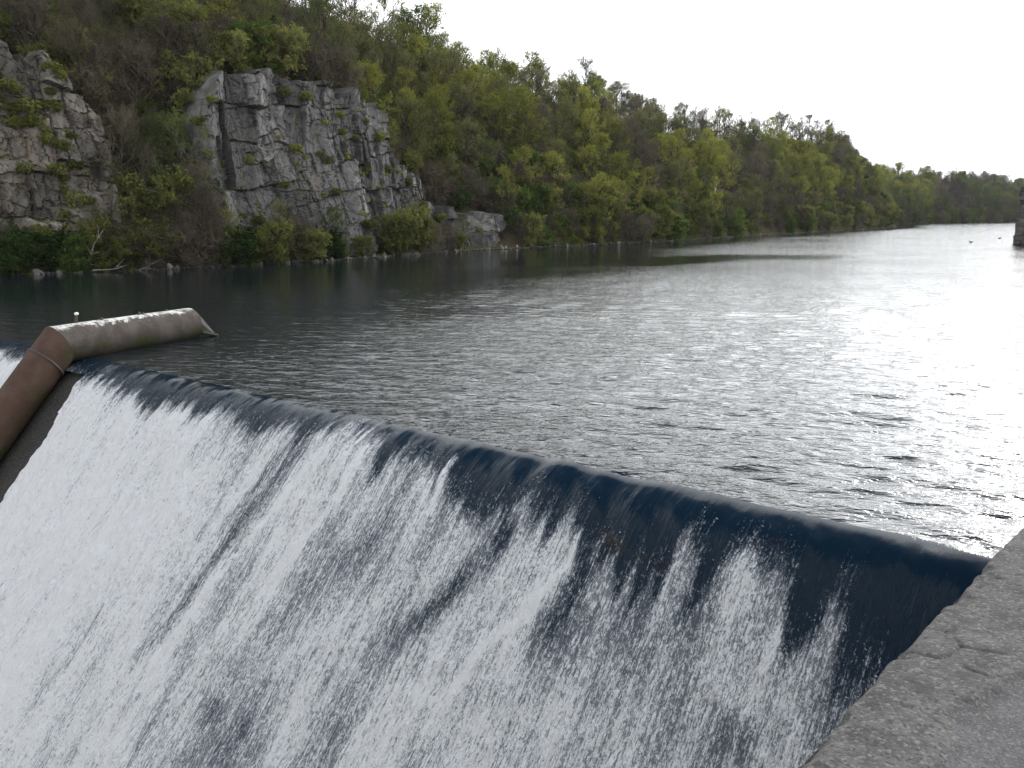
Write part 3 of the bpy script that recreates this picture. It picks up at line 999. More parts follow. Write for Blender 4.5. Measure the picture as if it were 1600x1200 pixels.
def build_cliff(P, seed, rock, label, dip, res=0.085, coarse=(1.8, 5.0), rough=1.0):
    g = np.random.default_rng(seed)
    a0_, a1_ = P[0, 0], P[-1, 0]
    zt = P[:, 1].max() + 4.0
    au = np.arange(a0_, a1_ + res, res)
    zv = np.arange(-0.7, zt, res)
    a2, z2 = np.meshgrid(au, zv, indexing='ij')
    # warp so that joints run crooked and bedding dips
    wa = a2 + dip[0] * (z2 - 8) + (fbm(a2 * 0.5, z2 * 0.5, seed, 3) - 0.5) * 0.9 + (fbm(a2 * 2.2, z2 * 2.2, seed + 5, 2) - 0.5) * 0.14
    wz = z2 + dip[1] * (a2 - (a0_ + a1_) / 2) + (fbm(a2 * 0.5, z2 * 0.5, seed + 9, 3) - 0.5) * 0.9 + (fbm(a2 * 2.2, z2 * 2.2, seed + 6, 2) - 0.5) * 0.14
    rect = (wa.min() - 1, wz.min() - 1, wa.max() + 1, wz.max() + 1)
    depth = (fbm(a2 * 0.16, z2 * 0.10, seed + 2, 3) - 0.5) * 2.0 * rough
    cid = np.zeros(a2.shape, int)
    ztop = np.interp(au, P[:, 0], P[:, 1])
    wa0, wz0 = wa, wz
    for lev, (mn, mx, off, tilt, cw, cd) in enumerate([(coarse[0], coarse[1], 0.30, 0.14, 0.06, 0.34), (0.6, 2.4, 0.13, 0.17, 0.05, 0.16), (0.24, 0.9, 0.05, 0.15, 0.045, 0.07)]):
        th_ = (0.0, 0.20, -0.34)[lev]
        wa, wz = wa0 * math.cos(th_) + wz0 * math.sin(th_), wz0 * math.cos(th_) - wa0 * math.sin(th_)
        rect = (wa.min() - 1, wz.min() - 1, wa.max() + 1, wz.max() + 1)
        R = split_rects(rect, mn, mx, g)
        for i, (x0, y0, x1, y1) in enumerate(R):
            if (lev == 2 and g.random() < 0.28) or (lev == 1 and g.random() < 0.2):
                continue
            ia = np.where((wa >= x0) & (wa < x1) & (wz >= y0) & (wz < y1))
            if not len(ia[0]):
                continue
            la, lz = wa[ia], wz[ia]
            o = g.normal(0, off) * rough
            ta, tz = g.normal(0, tilt), g.normal(0, tilt * 0.35)
            mx_, mz_ = (x0 + x1) / 2, (y0 + y1) / 2
            e = np.minimum(np.minimum(la - x0, x1 - la), np.minimum(lz - y0, y1 - lz))
            dd = o + ta * (la - mx_) + tz * (lz - mz_) - cd * g.uniform(0.2, 1.3) * (e < cw)
            depth[ia] += dd
            if lev == 0:
                cid[ia] = i
    depth += (fbm(a2 * 3, z2 * 3, seed + 12, 3) - 0.5) * 0.05
    # end fades into the slope
    tj = ztop + (vnoise(au * 0.9, 0, seed + 3) - 0.5) * 1.2 + (np.floor(vnoise(au * 1.7, 3, seed + 4) * 4) / 4 - 0.4) * 1.1
    tj = np.maximum(tj, 0.6)
    over = np.maximum(z2 - tj[:, None], 0)
    zz_ = np.minimum(z2, tj[:, None] + 0.08 * over)
    q = 1.2 + 0.045 * zz_ - depth * (1 - 0.6 * sstep(over, 0, 1.0)) + over * 1.5
    q = np.where(over > 0, np.minimum(q, 7.5), np.clip(q, 0.2, 3.25))
    ed = np.minimum(a2 - a0_, a1_ - a2)
    q = q + 1.2 * (1 - sstep(ed, 0, 1.2))
    x_, y_ = inland(a2, q)
    VV = np.stack([x_, y_, zz_], -1)
    Vf = VV.reshape(-1, 3)
    f = grid_faces(*a2.shape)
    keep = (over.ravel()[f].max(1) < 4.0)
    f = f[keep][:, ::-1]
    fc = cid.ravel()[f].astype(int)
    fc = np.array([np.bincount(r).argmax() for r in fc]) if False else np.median(fc, axis=1).astype(int)
    # median of four ids can fall between ids: snap to the first corner then
    okid = (fc[:, None] == cid.ravel()[f]).any(1)
    fc = np.where(okid, fc, cid.ravel()[f][:, 0])
    root = bpy.data.objects.new('cliff', None)
    COL.objects.link(root)
    cx, cy = inland((a0_ + a1_) / 2, 1.0)
    root.location = (cx, cy, 0)
    root['kind'] = 'structure'
    root['label'] = label
    order = np.argsort(fc, kind='stable')
    fs, cs = f[order], fc[order]
    cuts = np.concatenate([[0], np.where(np.diff(cs))[0] + 1, [len(cs)]])
    for s_, e_ in zip(cuts[:-1], cuts[1:]):
        u_, iv = np.unique(fs[s_:e_], return_inverse=True)
        loc = Vf[u_] - np.array([cx, cy, 0])
        me_ = mesh_np('rock_block', loc, [iv.reshape(-1, 4)], [rock])
        link('rock_block', me_, parent=root)
    return (au, zv, VV, tj)


CLIFF_A = build_cliff(CL_MAIN, 201, M['rock_grey'], 'tall grey fractured rock cliff rising from the water', (0.10, -0.06))
CLIFF_B = build_cliff(CL_LEFT, 305, M['rock_warm'], 'pinkish tan rock cliff with moss at the left', (0.05, 0.16), rough=1.0)


def cliff_point(Cf, a, z):
    au, zv, VV, tj = Cf
    i = int(np.clip(np.searchsorted(au, a), 0, len(au) - 1))
    j = int(np.clip(np.searchsorted(zv, min(z, tj[i] - 0.1)), 0, len(zv) - 1))
    return VV[i, j]


# ------------------------------------------------------------------ plants: branching skeletons
def tubes(P, r0, r1, k):
    """P (n,m,3) polylines, radii from r0 to r1 -> V, quads."""
    n, m, _ = P.shape
    T = np.gradient(P, axis=1)
    T /= np.linalg.norm(T, axis=2, keepdims=True) + 1e-9
    ref = np.where(np.abs(T[..., 2:3]) > 0.9, np.array([1., 0, 0]), np.array([0, 0, 1.]))
    A = np.cross(T, ref); A /= np.linalg.norm(A, axis=2, keepdims=True) + 1e-9
    B = np.cross(T, A)
    u = np.linspace(0, 1, m)[None]
    R = np.asarray(r0)[:, None] * (1 - u) + np.asarray(r1)[:, None] * u
    th = np.arange(k) * 2 * np.pi / k
    V = P[:, :, None] + R[:, :, None, None] * (np.cos(th)[None, None, :, None] * A[:, :, None] + np.sin(th)[None, None, :, None] * B[:, :, None])
    idx = np.arange(n * m * k).reshape(n, m, k)
    a = idx[:, :-1]; b = idx[:, 1:]
    f = np.stack([a, np.roll(a, -1, 2), np.roll(b, -1, 2), b], -1).reshape(-1, 4)
    return V.reshape(-1, 3), f


def grow(start, dirs, length, m, up, wob, g):
    n = len(start)
    P = np.zeros((n, m + 1, 3)); P[:, 0] = start
    d = dirs / np.linalg.norm(dirs, axis=1, keepdims=True)
    for i in range(m):
        d = d + g.normal(0, wob, (n, 3)) + np.array([0, 0, up])
        d /= np.linalg.norm(d, axis=1, keepdims=True)
        P[:, i + 1] = P[:, i] + d * (length / m)[:, None]
    return P


def along(P, par, t_):
    m = P.shape[1] - 1
    x = t_ * m
    i = np.minimum(x.astype(int), m - 1)
    f = (x - i)[:, None]
    p0, p1 = P[par, i], P[par, i + 1]
    d = p1 - p0
    return p0 + d * f, d / (np.linalg.norm(d, axis=1, keepdims=True) + 1e-9)


def side(d, ang, g):
    r = g.normal(size=d.shape)
    r -= (r * d).sum(1, keepdims=True) * d
    r /= np.linalg.norm(r, axis=1, keepdims=True) + 1e-9
    return d * np.cos(ang)[:, None] + r * np.sin(ang)[:, None]


def leaves(P, size, g, up=0.3):
    n = len(P)
    nrm = g.normal(size=(n, 3)); nrm[:, 2] = np.abs(nrm[:, 2]) + up
    nrm /= np.linalg.norm(nrm, axis=1, keepdims=True)
    a = np.cross(nrm, g.normal(size=(n, 3))); a /= np.linalg.norm(a, axis=1, keepdims=True)
    b = np.cross(nrm, a)
    s = size * np.exp(g.normal(0, 0.3, n))[:, None]
    V = np.stack([P - a * s, P + b * s * 0.55 + nrm * s * 0.1, P + a * s, P - b * s * 0.55 + nrm * s * 0.1], 1).reshape(-1, 3)
    return V, np.arange(n * 4).reshape(n, 4)


def plant(seed, Ht, spread, n_limb, n_sub, n_twig, n_leaf, leaf_size, first=0.25, stems=1, r_tr=0.013, limb_up=0.12, lean=0.03, twig_len=0.9,
          shape=None, twig_r=0.010):
    g = np.random.default_rng(seed)
    sd = np.stack([g.normal(0, 0.35 if stems > 1 else lean, stems), g.normal(0, 0.35 if stems > 1 else lean, stems), np.ones(stems)], 1)
    base = np.zeros((stems, 3)); base[:, 2] = -0.6
    if stems > 1:
        base[:, :2] = g.normal(0, 0.22, (stems, 2))
    hl = Ht * 0.93 * (g.uniform(0.75, 1.0, stems) if stems > 1 else np.ones(stems)) + 0.6
    TR = grow(base, sd, hl, 8, 0.03, 0.045, g)
    rr = Ht * r_tr * (0.6 if stems > 1 else 1) * np.ones(stems)
    # limbs
    nl_ = n_limb * stems
    par = np.repeat(np.arange(stems), n_limb)
    ft = first + (0.98 - first) * (np.tile(np.arange(n_limb), stems) + g.uniform(0.1, 0.9, nl_)) / n_limb
    p, d = along(TR, par, np.minimum(ft, 0.999))
    az = np.tile(np.arange(n_limb) * 2.4, stems) + g.normal(0, 0.5, nl_)
    el = np.radians(12 + 50 * (ft - first) / (1 - first)) + g.normal(0, 0.12, nl_)
    dirs = np.stack([np.cos(az) * np.cos(el), np.sin(az) * np.cos(el), np.sin(el)], 1)
    u = (ft - first) / (1 - first)
    sh = (np.sin(np.pi * np.clip(0.18 + 0.80 * u, 0, 1)) ** 0.75 if shape is None else shape(u))
    LL = spread * sh * g.uniform(0.65, 1.15, nl_) + 0.25
    LI = grow(p, dirs, LL, 5, limb_up, 0.13, g)
    lr = np.minimum(Ht * r_tr * 0.45, 0.028 * LL)
    # sub branches
    ns = nl_ * n_sub
    par2 = np.repeat(np.arange(nl_), n_sub)
    t2 = g.uniform(0.25, 1.0, ns) ** 0.8
    p, d = along(LI, par2, np.minimum(t2, 0.999))
    d2 = side(d, np.radians(g.uniform(25, 65, ns)), g)
    L2 = LL[par2] * g.uniform(0.25, 0.5, ns) * (1.15 - 0.4 * t2) + 0.2
    SU = grow(p, d2, L2, 3, 0.10, 0.18, g)
    # twigs
    nt = ns * n_twig
    par3 = np.repeat(np.arange(ns), n_twig)
    t3 = g.uniform(0.2, 1.0, nt)
    p, d = along(SU, par3, np.minimum(t3, 0.999))
    d3 = side(d, np.radians(g.uniform(20, 70, nt)), g)
    L3 = twig_len * g.uniform(0.4, 1.1, nt)
    TW = grow(p, d3, L3, 2, 0.10, 0.2, g)
    Vt, Ft = tubes(TR, rr, rr * 0.12, 8)
    Vl, Fl = tubes(LI, lr, lr * 0.25 + 0.006, 5)
    Vs, Fs = tubes(SU, np.full(ns, max(0.018, twig_r * 1.5)), np.full(ns, twig_r), 3)
    Vw, Fw = tubes(TW, np.full(nt, twig_r), np.full(nt, twig_r * 0.5), 3)
    trunk = (np.concatenate([Vt, Vl]), np.concatenate([Ft, Fl + len(Vt)]))
    # leaves sit along twigs
    if n_leaf > 0:
        nlv = int(nt * n_leaf)
        pl = g.integers(0, nt, nlv)
        P_, _ = along(TW, pl, np.minimum(g.uniform(0.15, 1.0, nlv), 0.999))
        P_ = P_ + g.normal(0, 0.06, P_.shape)
        Vv, Fv = leaves(P_, leaf_size, g)
    else:
        Vv, Fv = np.zeros((0, 3)), np.zeros((0, 4), int)
    cV = np.concatenate([Vs, Vw, Vv])
    cF = np.concatenate([Fs, Fw + len(Vs), Fv + len(Vs) + len(Vw)])
    cM = np.concatenate([np.zeros(len(Fs) + len(Fw), int), np.ones(len(Fv), int)])
    return trunk, (cV, cF, cM)


PROTO = {}


def add_proto(kind, bark, twig, leaf, variants, **kw):
    PROTO[kind] = []
    for i in range(variants):
        (tv, tf_), (cv, cf, cm) = plant(1000 + 37 * i + (sum(map(ord, kind)) * 7919) % 9973, **kw)
        tm = mesh_np('trunk', tv, [tf_], [M[bark]], smooth_shade=True)
        cmx = mesh_np('crown', cv, [cf], [M[twig], M[leaf]], mat_idx=cm)
        jm = mesh_np('tree', np.concatenate([tv, cv]), [np.concatenate([tf_, cf + len(tv)])], [M[bark], M[twig], M[leaf]],
                     mat_idx=np.concatenate([np.zeros(len(tf_), int), cm + 1]))
        PROTO[kind].append((tm, cmx, jm))


add_proto('yellow', 'bark_dark', 'twig_brown', 'leaf_yellow', 3, Ht=11.0, spread=3.6, n_limb=22, n_sub=7, n_twig=6, n_leaf=7.5, leaf_size=0.070)
add_proto('olive', 'bark_dark', 'twig_brown', 'leaf_olive', 3, Ht=11.0, spread=3.7, n_limb=22, n_sub=7, n_twig=7, n_leaf=4.6, leaf_size=0.066)
add_proto('green', 'bark_dark', 'twig_brown', 'leaf_green', 2, Ht=9.5, spread=3.4, n_limb=20, n_sub=7, n_twig=6, n_leaf=5.5, leaf_size=0.075)
add_proto('bare', 'bark_dark', 'twig_purple', 'bud_brown', 3, Ht=11.5, spread=3.5, n_limb=22, n_sub=8, n_twig=8, n_leaf=2.2, leaf_size=0.055)
add_proto('tall', 'bark_dark', 'twig_brown', 'bud_brown', 3, Ht=14.0, spread=3.2, n_limb=14, n_sub=5, n_twig=5, n_leaf=1.0, leaf_size=0.055, twig_len=1.1, twig_r=0.009, first=0.42, r_tr=0.010, limb_up=0.22)
add_proto('tall_leaf', 'bark_grey', 'twig_brown', 'leaf_olive', 2, Ht=14.0, spread=3.0, n_limb=14, n_sub=6, n_twig=5, n_leaf=3.2, leaf_size=0.075, twig_len=1.0, twig_r=0.009, first=0.45, r_tr=0.009, limb_up=0.22)
add_proto('birch', 'bark_birch', 'twig_brown', 'leaf_yellow', 1, Ht=10.0, spread=1.3, n_limb=12, n_sub=5, n_twig=5, n_leaf=7.0, leaf_size=0.07, first=0.35, r_tr=0.011, lean=0.05)
add_proto('shrub_brown', 'bark_dark', 'twig_purple', 'bud_brown', 2, Ht=2.8, spread=1.2, n_limb=9, n_sub=5, n_twig=5, n_leaf=2.0, leaf_size=0.05, first=0.12, stems=5, twig_len=0.55, twig_r=0.008)
add_proto('shrub_olive', 'bark_dark', 'twig_brown', 'leaf_olive', 2, Ht=2.8, spread=1.2, n_limb=9, n_sub=5, n_twig=4, n_leaf=7.0, leaf_size=0.075, first=0.10, stems=5, twig_len=0.5, twig_r=0.008)
add_proto('shrub_green', 'bark_dark', 'twig_brown', 'leaf_green', 2, Ht=2.6, spread=1.2, n_limb=9, n_sub=5, n_twig=4, n_leaf=8.0, leaf_size=0.085, first=0.08, stems=5, twig_len=0.5, twig_r=0.008)
add_proto('shrub_dark', 'bark_dark', 'twig_brown', 'leaf_dark', 1, Ht=2.2, spread=1.2, n_limb=9, n_sub=5, n_twig=4, n_leaf=9.0, leaf_size=0.09, first=0.05, stems=5, twig_len=0.45, twig_r=0.008)


def put_tree(kind, name, x, y, z, sc, rz, label, cat, group, g, tilt=(0, 0), w=None):
    tm, cm, _ = PROTO[kind][int(g.integers(len(PROTO[kind])))]
    e = bpy.data.objects.new(name, None)
    COL.objects.link(e)
    e.empty_display_size = 0.3
    e.location = (x, y, z)
    e.rotation_euler = (tilt[0], tilt[1], rz)
    w = g.uniform(0.85, 1.2) if w is None else w
    e.scale = (sc * w, sc * w, sc)
    e['label'] = label; e['category'] = cat
    if group:
        e['group'] = group
    for nm, me_ in (('trunk', tm), ('crown', cm)):
        link(nm, me_, parent=e)
    return e


# ---------------- where the trees stand
gt = np.random.default_rng(42)
cand = []
n_try = 5200
ca = gt.uniform(20, AEND - 2, n_try)
cq = gt.uniform(0.8, RW + 9, n_try)
CQ = cq * rwf(ca) / RW
CX, CY = inland(ca, CQ)
CZ = terrain(ca, CQ)
keep, cells_ = [], {}
for i in range(n_try):
    ctop = float(cliff_top(np.array([ca[i]]))[0])
    if ctop > 2.0 and cq[i] < 5.2:
        continue
    sp = 2.3 + 0.6 * gt.random() + (0.25 if cq[i] < 6 else 0) + (0.6 if cq[i] > RW - 3 else 0) + 0.4 * (CY[i] > 150)
    key = (int(CX[i] // 3.6), int(CY[i] // 3.6))
    bad = False
    for dx in (-1, 0, 1):
        for dy in (-1, 0, 1):
            for j in cells_.get((key[0] + dx, key[1] + dy), ()):
                if (CX[i] - CX[j]) ** 2 + (CY[i] - CY[j]) ** 2 < sp * sp:
                    bad = True
    if bad:
        continue
    cells_.setdefault(key, []).append(i)
    keep.append(i)
keep = np.array(keep)
pxx, pyy, dep = to_px(np.stack([CX[keep], CY[keep], CZ[keep] + 4], 1))
inview = (pxx > -900) & (pxx < 1650) & (pyy > -420)
keep, pxx, pyy, dep = keep[inview], pxx[inview], pyy[inview], dep[inview]
order = np.argsort(dep)
keep, pxx, pyy, dep = keep[order], pxx[order], pyy[order], dep[order]

ADJ = {'yellow': 'yellow-green leafing', 'olive': 'olive half-leafed', 'green': 'green leafy', 'bare': 'bare purple-brown',
       'tall': 'bare dark-stemmed', 'tall_leaf': 'thinly leafed'}


def look(want, tilt_y, w):
    sz = 'small' if want < 6.2 else 'medium' if want < 8.6 else 'large' if want < 11.2 else 'very tall'
    ln = 'leaning left' if tilt_y < -0.07 else 'leaning right' if tilt_y > 0.07 else 'upright'
    return sz + (' slim ' if w < 0.97 else ' broad ' if w > 1.09 else ' ') + ln


def zone(x, q):
    lv = 'low' if q < 11 else 'halfway up' if q < 21 else 'high up'
    if q > RW - 6:
        return ('on the ridge above the tan cliff' if x < 170 else 'on the ridge above the gully' if x < 305 else
                'on the ridge above the grey cliff' if x < 640 else 'on the ridge past the grey cliff')
    if x < 170:
        return f'{lv} above the tan cliff at the left'
    if x < 305:
        return f'{lv} in the gully between the cliffs'
    if x < 470:
        return f'{lv} above the left grey cliff half'
    if x < 640:
        return f'{lv} above the right grey cliff half'
    if x < 800:
        return f'{lv} above the low rocks'
    if x < 950:
        return f'{lv}, just past the low rocks'
    if x < 1100:
        return f'{lv}, left of the birch'
    return f'{lv}, towards the headland'


def choose(x, a, q, g):
    n = fbm(a * 0.07, q * 0.09, 301, 3) + g.normal(0, 0.10)
    if q > RW - 4:
        if x < 640:
            return 'tall' if g.random() < 0.75 else 'tall_leaf'
        if 1080 < x < 1300:
            return 'tall_leaf' if g.random() < 0.7 else 'tall'
        if x < 830:
            return g.choice(['yellow', 'tall_leaf', 'tall', 'olive'], p=[.4, .3, .15, .15])
        return g.choice(['tall', 'tall_leaf', 'bare'], p=[.40, .48, .12])
    if x < 330:
        return g.choice(['bare', 'olive', 'green', 'tall'], p=[.50, .34, .08, .08])
    if x < 600:
        return g.choice(['olive', 'bare', 'tall', 'green', 'yellow'], p=[.40, .22, .18, .12, .08])
    if x < 950:
        if q > 15:
            return g.choice(['yellow', 'olive', 'green', 'bare'], p=[.62, .22, .08, .08])
        return 'yellow' if n > 0.55 else ('bare' if n < 0.37 else 'olive')
    if q > 14 and x < 1160:
        return g.choice(['bare', 'olive', 'tall'], p=[.34, .56, .10])
    return 'yellow' if n > 0.53 else ('bare' if n < 0.38 else g.choice(['olive', 'green'], p=[.72, .28]))


stuff_pts = {k: [] for k in PROTO}
count = 0
NAMES = {'yellow': 'leafing_tree', 'olive': 'budding_tree', 'green': 'leafy_tree', 'bare': 'bare_tree', 'tall': 'tall_bare_tree', 'tall_leaf': 'tall_leafing_tree'}
for i, x, py_, dp in zip(keep, pxx, pyy, dep):
    a, q = ca[i], cq[i]
    kind = str(choose(x, a, q, gt))
    hgt = {'tall': 14.0, 'tall_leaf': 14.0, 'yellow': 11.0, 'olive': 11.0, 'green': 9.5, 'bare': 11.5}[kind]
    want = gt.uniform(6.8, 10.2)
    if q < 7:
        want = gt.uniform(4.5, 8.0)
    if q > RW - 6:
        want = gt.uniform(9.0, 12.5)
    if x < 640 and q < 14:
        want = gt.uniform(5.0, 9.5)
    if x > 1320:
        want *= 0.8
    sc_ = want / hgt
    rz = gt.uniform(0, 6.28)
    lean_t = (0.05 * gt.normal(), 0.11 * gt.normal())
    if count < 245 and x > -60 and py_ > -190:
        w_ = gt.uniform(0.85, 1.2)
        lab = f'{look(want, lean_t[1], w_)} {ADJ[kind]} tree {zone(x, q)}'
        put_tree(kind, NAMES[kind], CX[i], CY[i], CZ[i], sc_, rz, lab, 'tree', f'{ADJ[kind]} trees on the hillside', gt, lean_t, w_)
        count += 1
    else:
        stuff_pts[kind].append((CX[i], CY[i], CZ[i], sc_, rz))

# far hill wood
nf = 2000
fa_ = gt.uniform(20, FA[6] - 20, nf); fq_ = gt.uniform(0.5, 46, nf) ** 1.0
fx, fy = far_xy(fa_, fq_); fz = far_z(fa_, fq_)
fpx, fpy, fd = to_px(np.stack([fx, fy, fz + 4], 1))
for i in range(nf):
    if not (1360 < fpx[i] < 2600):
        continue
    n = fbm(fa_[i] * 0.04, fq_[i] * 0.06, 401, 3) + gt.normal(0, .08)
    if fq_[i] > 28:
        kind = gt.choice(['tall_leaf', 'tall', 'birch'], p=[.5, .3, .2])
    elif fpx[i] < 1460:
        kind = gt.choice(['yellow', 'green', 'olive'], p=[.5, .3, .2])
    else:
        kind = 'bare' if n < 0.56 else gt.choice(['olive', 'green'])
    hgt = {'tall': 14.0, 'tall_leaf': 14.0, 'yellow': 11.0, 'olive': 11.0, 'green': 9.5, 'bare': 11.5, 'birch': 10.0}[str(kind)]
    stuff_pts[str(kind)].append((fx[i], fy[i], fz[i], (gt.uniform(7, 16.5) if fq_[i] > 24 else gt.uniform(7.5, 13)) / hgt, gt.uniform(0, 6.28)))
for k in range(900):
    a_, q_ = gt.uniform(20, FA[6] - 20), gt.uniform(-0.5, 9)
    x_, y_ = far_xy(a_, q_)
    kind = str(gt.choice(['shrub_brown', 'shrub_olive', 'shrub_green'], p=[.5, .35, .15]))
    if 1360 < to_px(np.array([x_, y_, 2.0]))[0] < 2600:
        stuff_pts[kind].append((x_, y_, float(far_z(np.array(a_), np.array(q_))), gt.uniform(1.2, 2.2), gt.uniform(0, 6.28)))

# scrub and small trees on the low right bank, beyond the frame
def inside(x, y, poly):
    c, n = False, len(poly)
    for i in range(n):
        (x1, y1), (x2, y2) = poly[i], poly[(i + 1) % n]
        if (y1 > y) != (y2 > y) and x < (x2 - x1) * (y - y1) / (y2 - y1) + x1:
            c = not c
    return c


for k in range(900):
    x_, y_ = gt.uniform(20, 330), gt.uniform(5, 330)
    if inside(x_, y_, bank) and to_px(np.array([x_, y_, 3.0]))[0] > 1850 and x_ > 0.7 * y_ + 14 + 0 * k:
        kind = str(gt.choice(['shrub_brown', 'shrub_olive', 'shrub_green', 'olive', 'yellow'], p=[.35, .3, .15, .12, .08]))
        stuff_pts[kind].append((x_, y_, 2.1, gt.uniform(0.7, 1.3) * (0.55 if kind in ('olive', 'yellow') else 1), gt.uniform(0, 6.28)))

# undergrowth on the slope and low scrub on the right bank
nu = 4600
ua = np.concatenate([gt.uniform(20, AEND - 3, 2600), gt.uniform(25, 150, 2000)]); uq = gt.uniform(0.6, RW + 3, nu)
uq = uq * rwf(ua) / RW
ux, uy = inland(ua, uq); uz = terrain(ua, uq)
upx, upy, ud = to_px(np.stack([ux, uy, uz + 1], 1))
ct = cliff_top(ua)
under_pts = {k: [] for k in ('shrub_brown', 'shrub_olive', 'shrub_green', 'shrub_dark')}
for i in range(nu):
    if not (-700 < upx[i] < 1500) or (ct[i] > 2 and uq[i] < 4.6):
        continue
    kind = str(gt.choice(['shrub_brown', 'shrub_olive', 'shrub_green', 'shrub_dark'], p=[.42, .36, .16, .06]))
    under_pts[kind].append((ux[i], uy[i], uz[i], gt.uniform(0.6, 1.5), gt.uniform(0, 6.28)))


def scatter(name, kind_pts):
    """One countless mass: points that carry a copy of a plant each (geometry nodes)."""
    kinds = [k for k in kind_pts if kind_pts[k]]
    P, S, R, I = [], [], [], []
    cl = bpy.data.collections.new(name + '_plants')
    n = 0
    for k in kinds:
        vs_ = []
        for (_, _, jm) in PROTO[k]:
            o = bpy.data.objects.new('%03d' % n, jm)
            cl.objects.link(o)
            vs_.append(n)
            n += 1
        for p in kind_pts[k]:
            P.append(p[:3]); S.append(p[3]); R.append(p[4]); I.append(vs_[int(gt.integers(len(vs_)))])
    me_ = bpy.data.meshes.new(name)
    me_.vertices.add(len(P))
    me_.vertices.foreach_set('co', np.array(P, np.float32).ravel())
    for nm, dat, ty in (('size', S, 'FLOAT'), ('spin', R, 'FLOAT'), ('pick', I, 'INT')):
        at_ = me_.attributes.new(nm, ty, 'POINT')
        at_.data.foreach_set('value', np.array(dat, np.float32 if ty == 'FLOAT' else np.int32))
    o = link(name, me_, kind='stuff')
    ng = bpy.data.node_groups.new(name, 'GeometryNodeTree')
    ng.interface.new_socket('Geometry', in_out='INPUT', socket_type='NodeSocketGeometry')
    ng.interface.new_socket('Geometry', in_out='OUTPUT', socket_type='NodeSocketGeometry')
    gi, go = ng.nodes.new('NodeGroupInput'), ng.nodes.new('NodeGroupOutput')
    ci = ng.nodes.new('GeometryNodeCollectionInfo')
    ci.inputs['Collection'].default_value = cl
    ci.inputs['Separate Children'].default_value = True
    ci.inputs['Reset Children'].default_value = True
    ip = ng.nodes.new('GeometryNodeInstanceOnPoints')
    ip.inputs['Pick Instance'].default_value = True

    def attr(nm, ty):
        a = ng.nodes.new('GeometryNodeInputNamedAttribute')
        a.data_type = ty
        a.inputs['Name'].default_value = nm
        return a.outputs['Attribute']
    cx = ng.nodes.new('ShaderNodeCombineXYZ')
    ng.links.new(attr('spin', 'FLOAT'), cx.inputs[2])
    e2r = ng.nodes.new('FunctionNodeEulerToRotation')
    ng.links.new(cx.outputs[0], e2r.inputs[0])
    ng.links.new(gi.outputs[0], ip.inputs['Points'])
    ng.links.new(ci.outputs[0], ip.inputs['Instance'])
    ng.links.new(attr('pick', 'INT'), ip.inputs['Instance Index'])
    ng.links.new(e2r.outputs[0], ip.inputs['Rotation'])
    cs = ng.nodes.new('ShaderNodeCombineXYZ')
    sz_ = attr('size', 'FLOAT')
    for k_ in range(3):
        ng.links.new(sz_, cs.inputs[k_])
    ng.links.new(cs.outputs[0], ip.inputs['Scale'])
    ng.links.new(ip.outputs[0], go.inputs[0])
    md = o.modifiers.new('scatter', 'NODES')
    md.node_group = ng
    return o


scatter('woodland', stuff_pts)
scatter('undergrowth', under_pts)

# ------------------------------------------------------------------ shrubs that stand out against the rock and along the water
gs = np.random.default_rng(77)
SHR = {'shrub_brown': ('brown_shrub', 'leafless brown shrub'), 'shrub_olive': ('budding_shrub', 'olive half-leafed shrub'),
       'shrub_green': ('green_shrub', 'bright green leafy shrub'), 'shrub_dark': ('ivy_shrub', 'dark evergreen shrub')}


XS = [(60, 'below the smooth tan slab'), (130, 'below the mossy cliff part'), (190, 'by the bleached branch'), (250, 'left in the gully'), (305, 'right in the gully'), (365, 'under the left corner of the grey cliff'),
      (450, 'under the left middle of the grey cliff'), (540, 'under the right middle of the grey cliff'), (645, 'under the right edge of the grey cliff'), (810, 'beside the low outer rocks'),
      (900, 'just past the low rocks'), (1000, 'well past the low rocks'), (1110, 'left of the leaning birch'), (1220, 'right of the leaning birch'), (1310, 'before the headland'), (9999, 'at the tip of the headland')]


def put_shrub(kind, x, q, sc, place, zoff=0.0):
    a = a_px(x)
    X_, Y_ = inland(a, q)
    nm, ad = SHR[kind]
    sz = 'low' if sc < 0.85 else 'mid-sized' if sc < 1.15 else 'tall'
    where = next(w for lim, w in XS if x < lim)
    w_, lt = gs.uniform(0.8, 1.25), 0.12 * gs.normal()
    sz = {'mid-sized': 'medium'}.get(sz, sz) + (' narrow' if w_ < 0.93 else ' spreading' if w_ > 1.1 else '') + (' left-leaning' if lt < -0.08 else ' right-leaning' if lt > 0.08 else '')
    put_tree(kind, nm, X_, Y_, 0.15 + zoff, sc, gs.uniform(0, 6.28), f'{sz} {ad} {where}', 'shrub', f'{ad}s {place}', gs, (0, lt), w_)


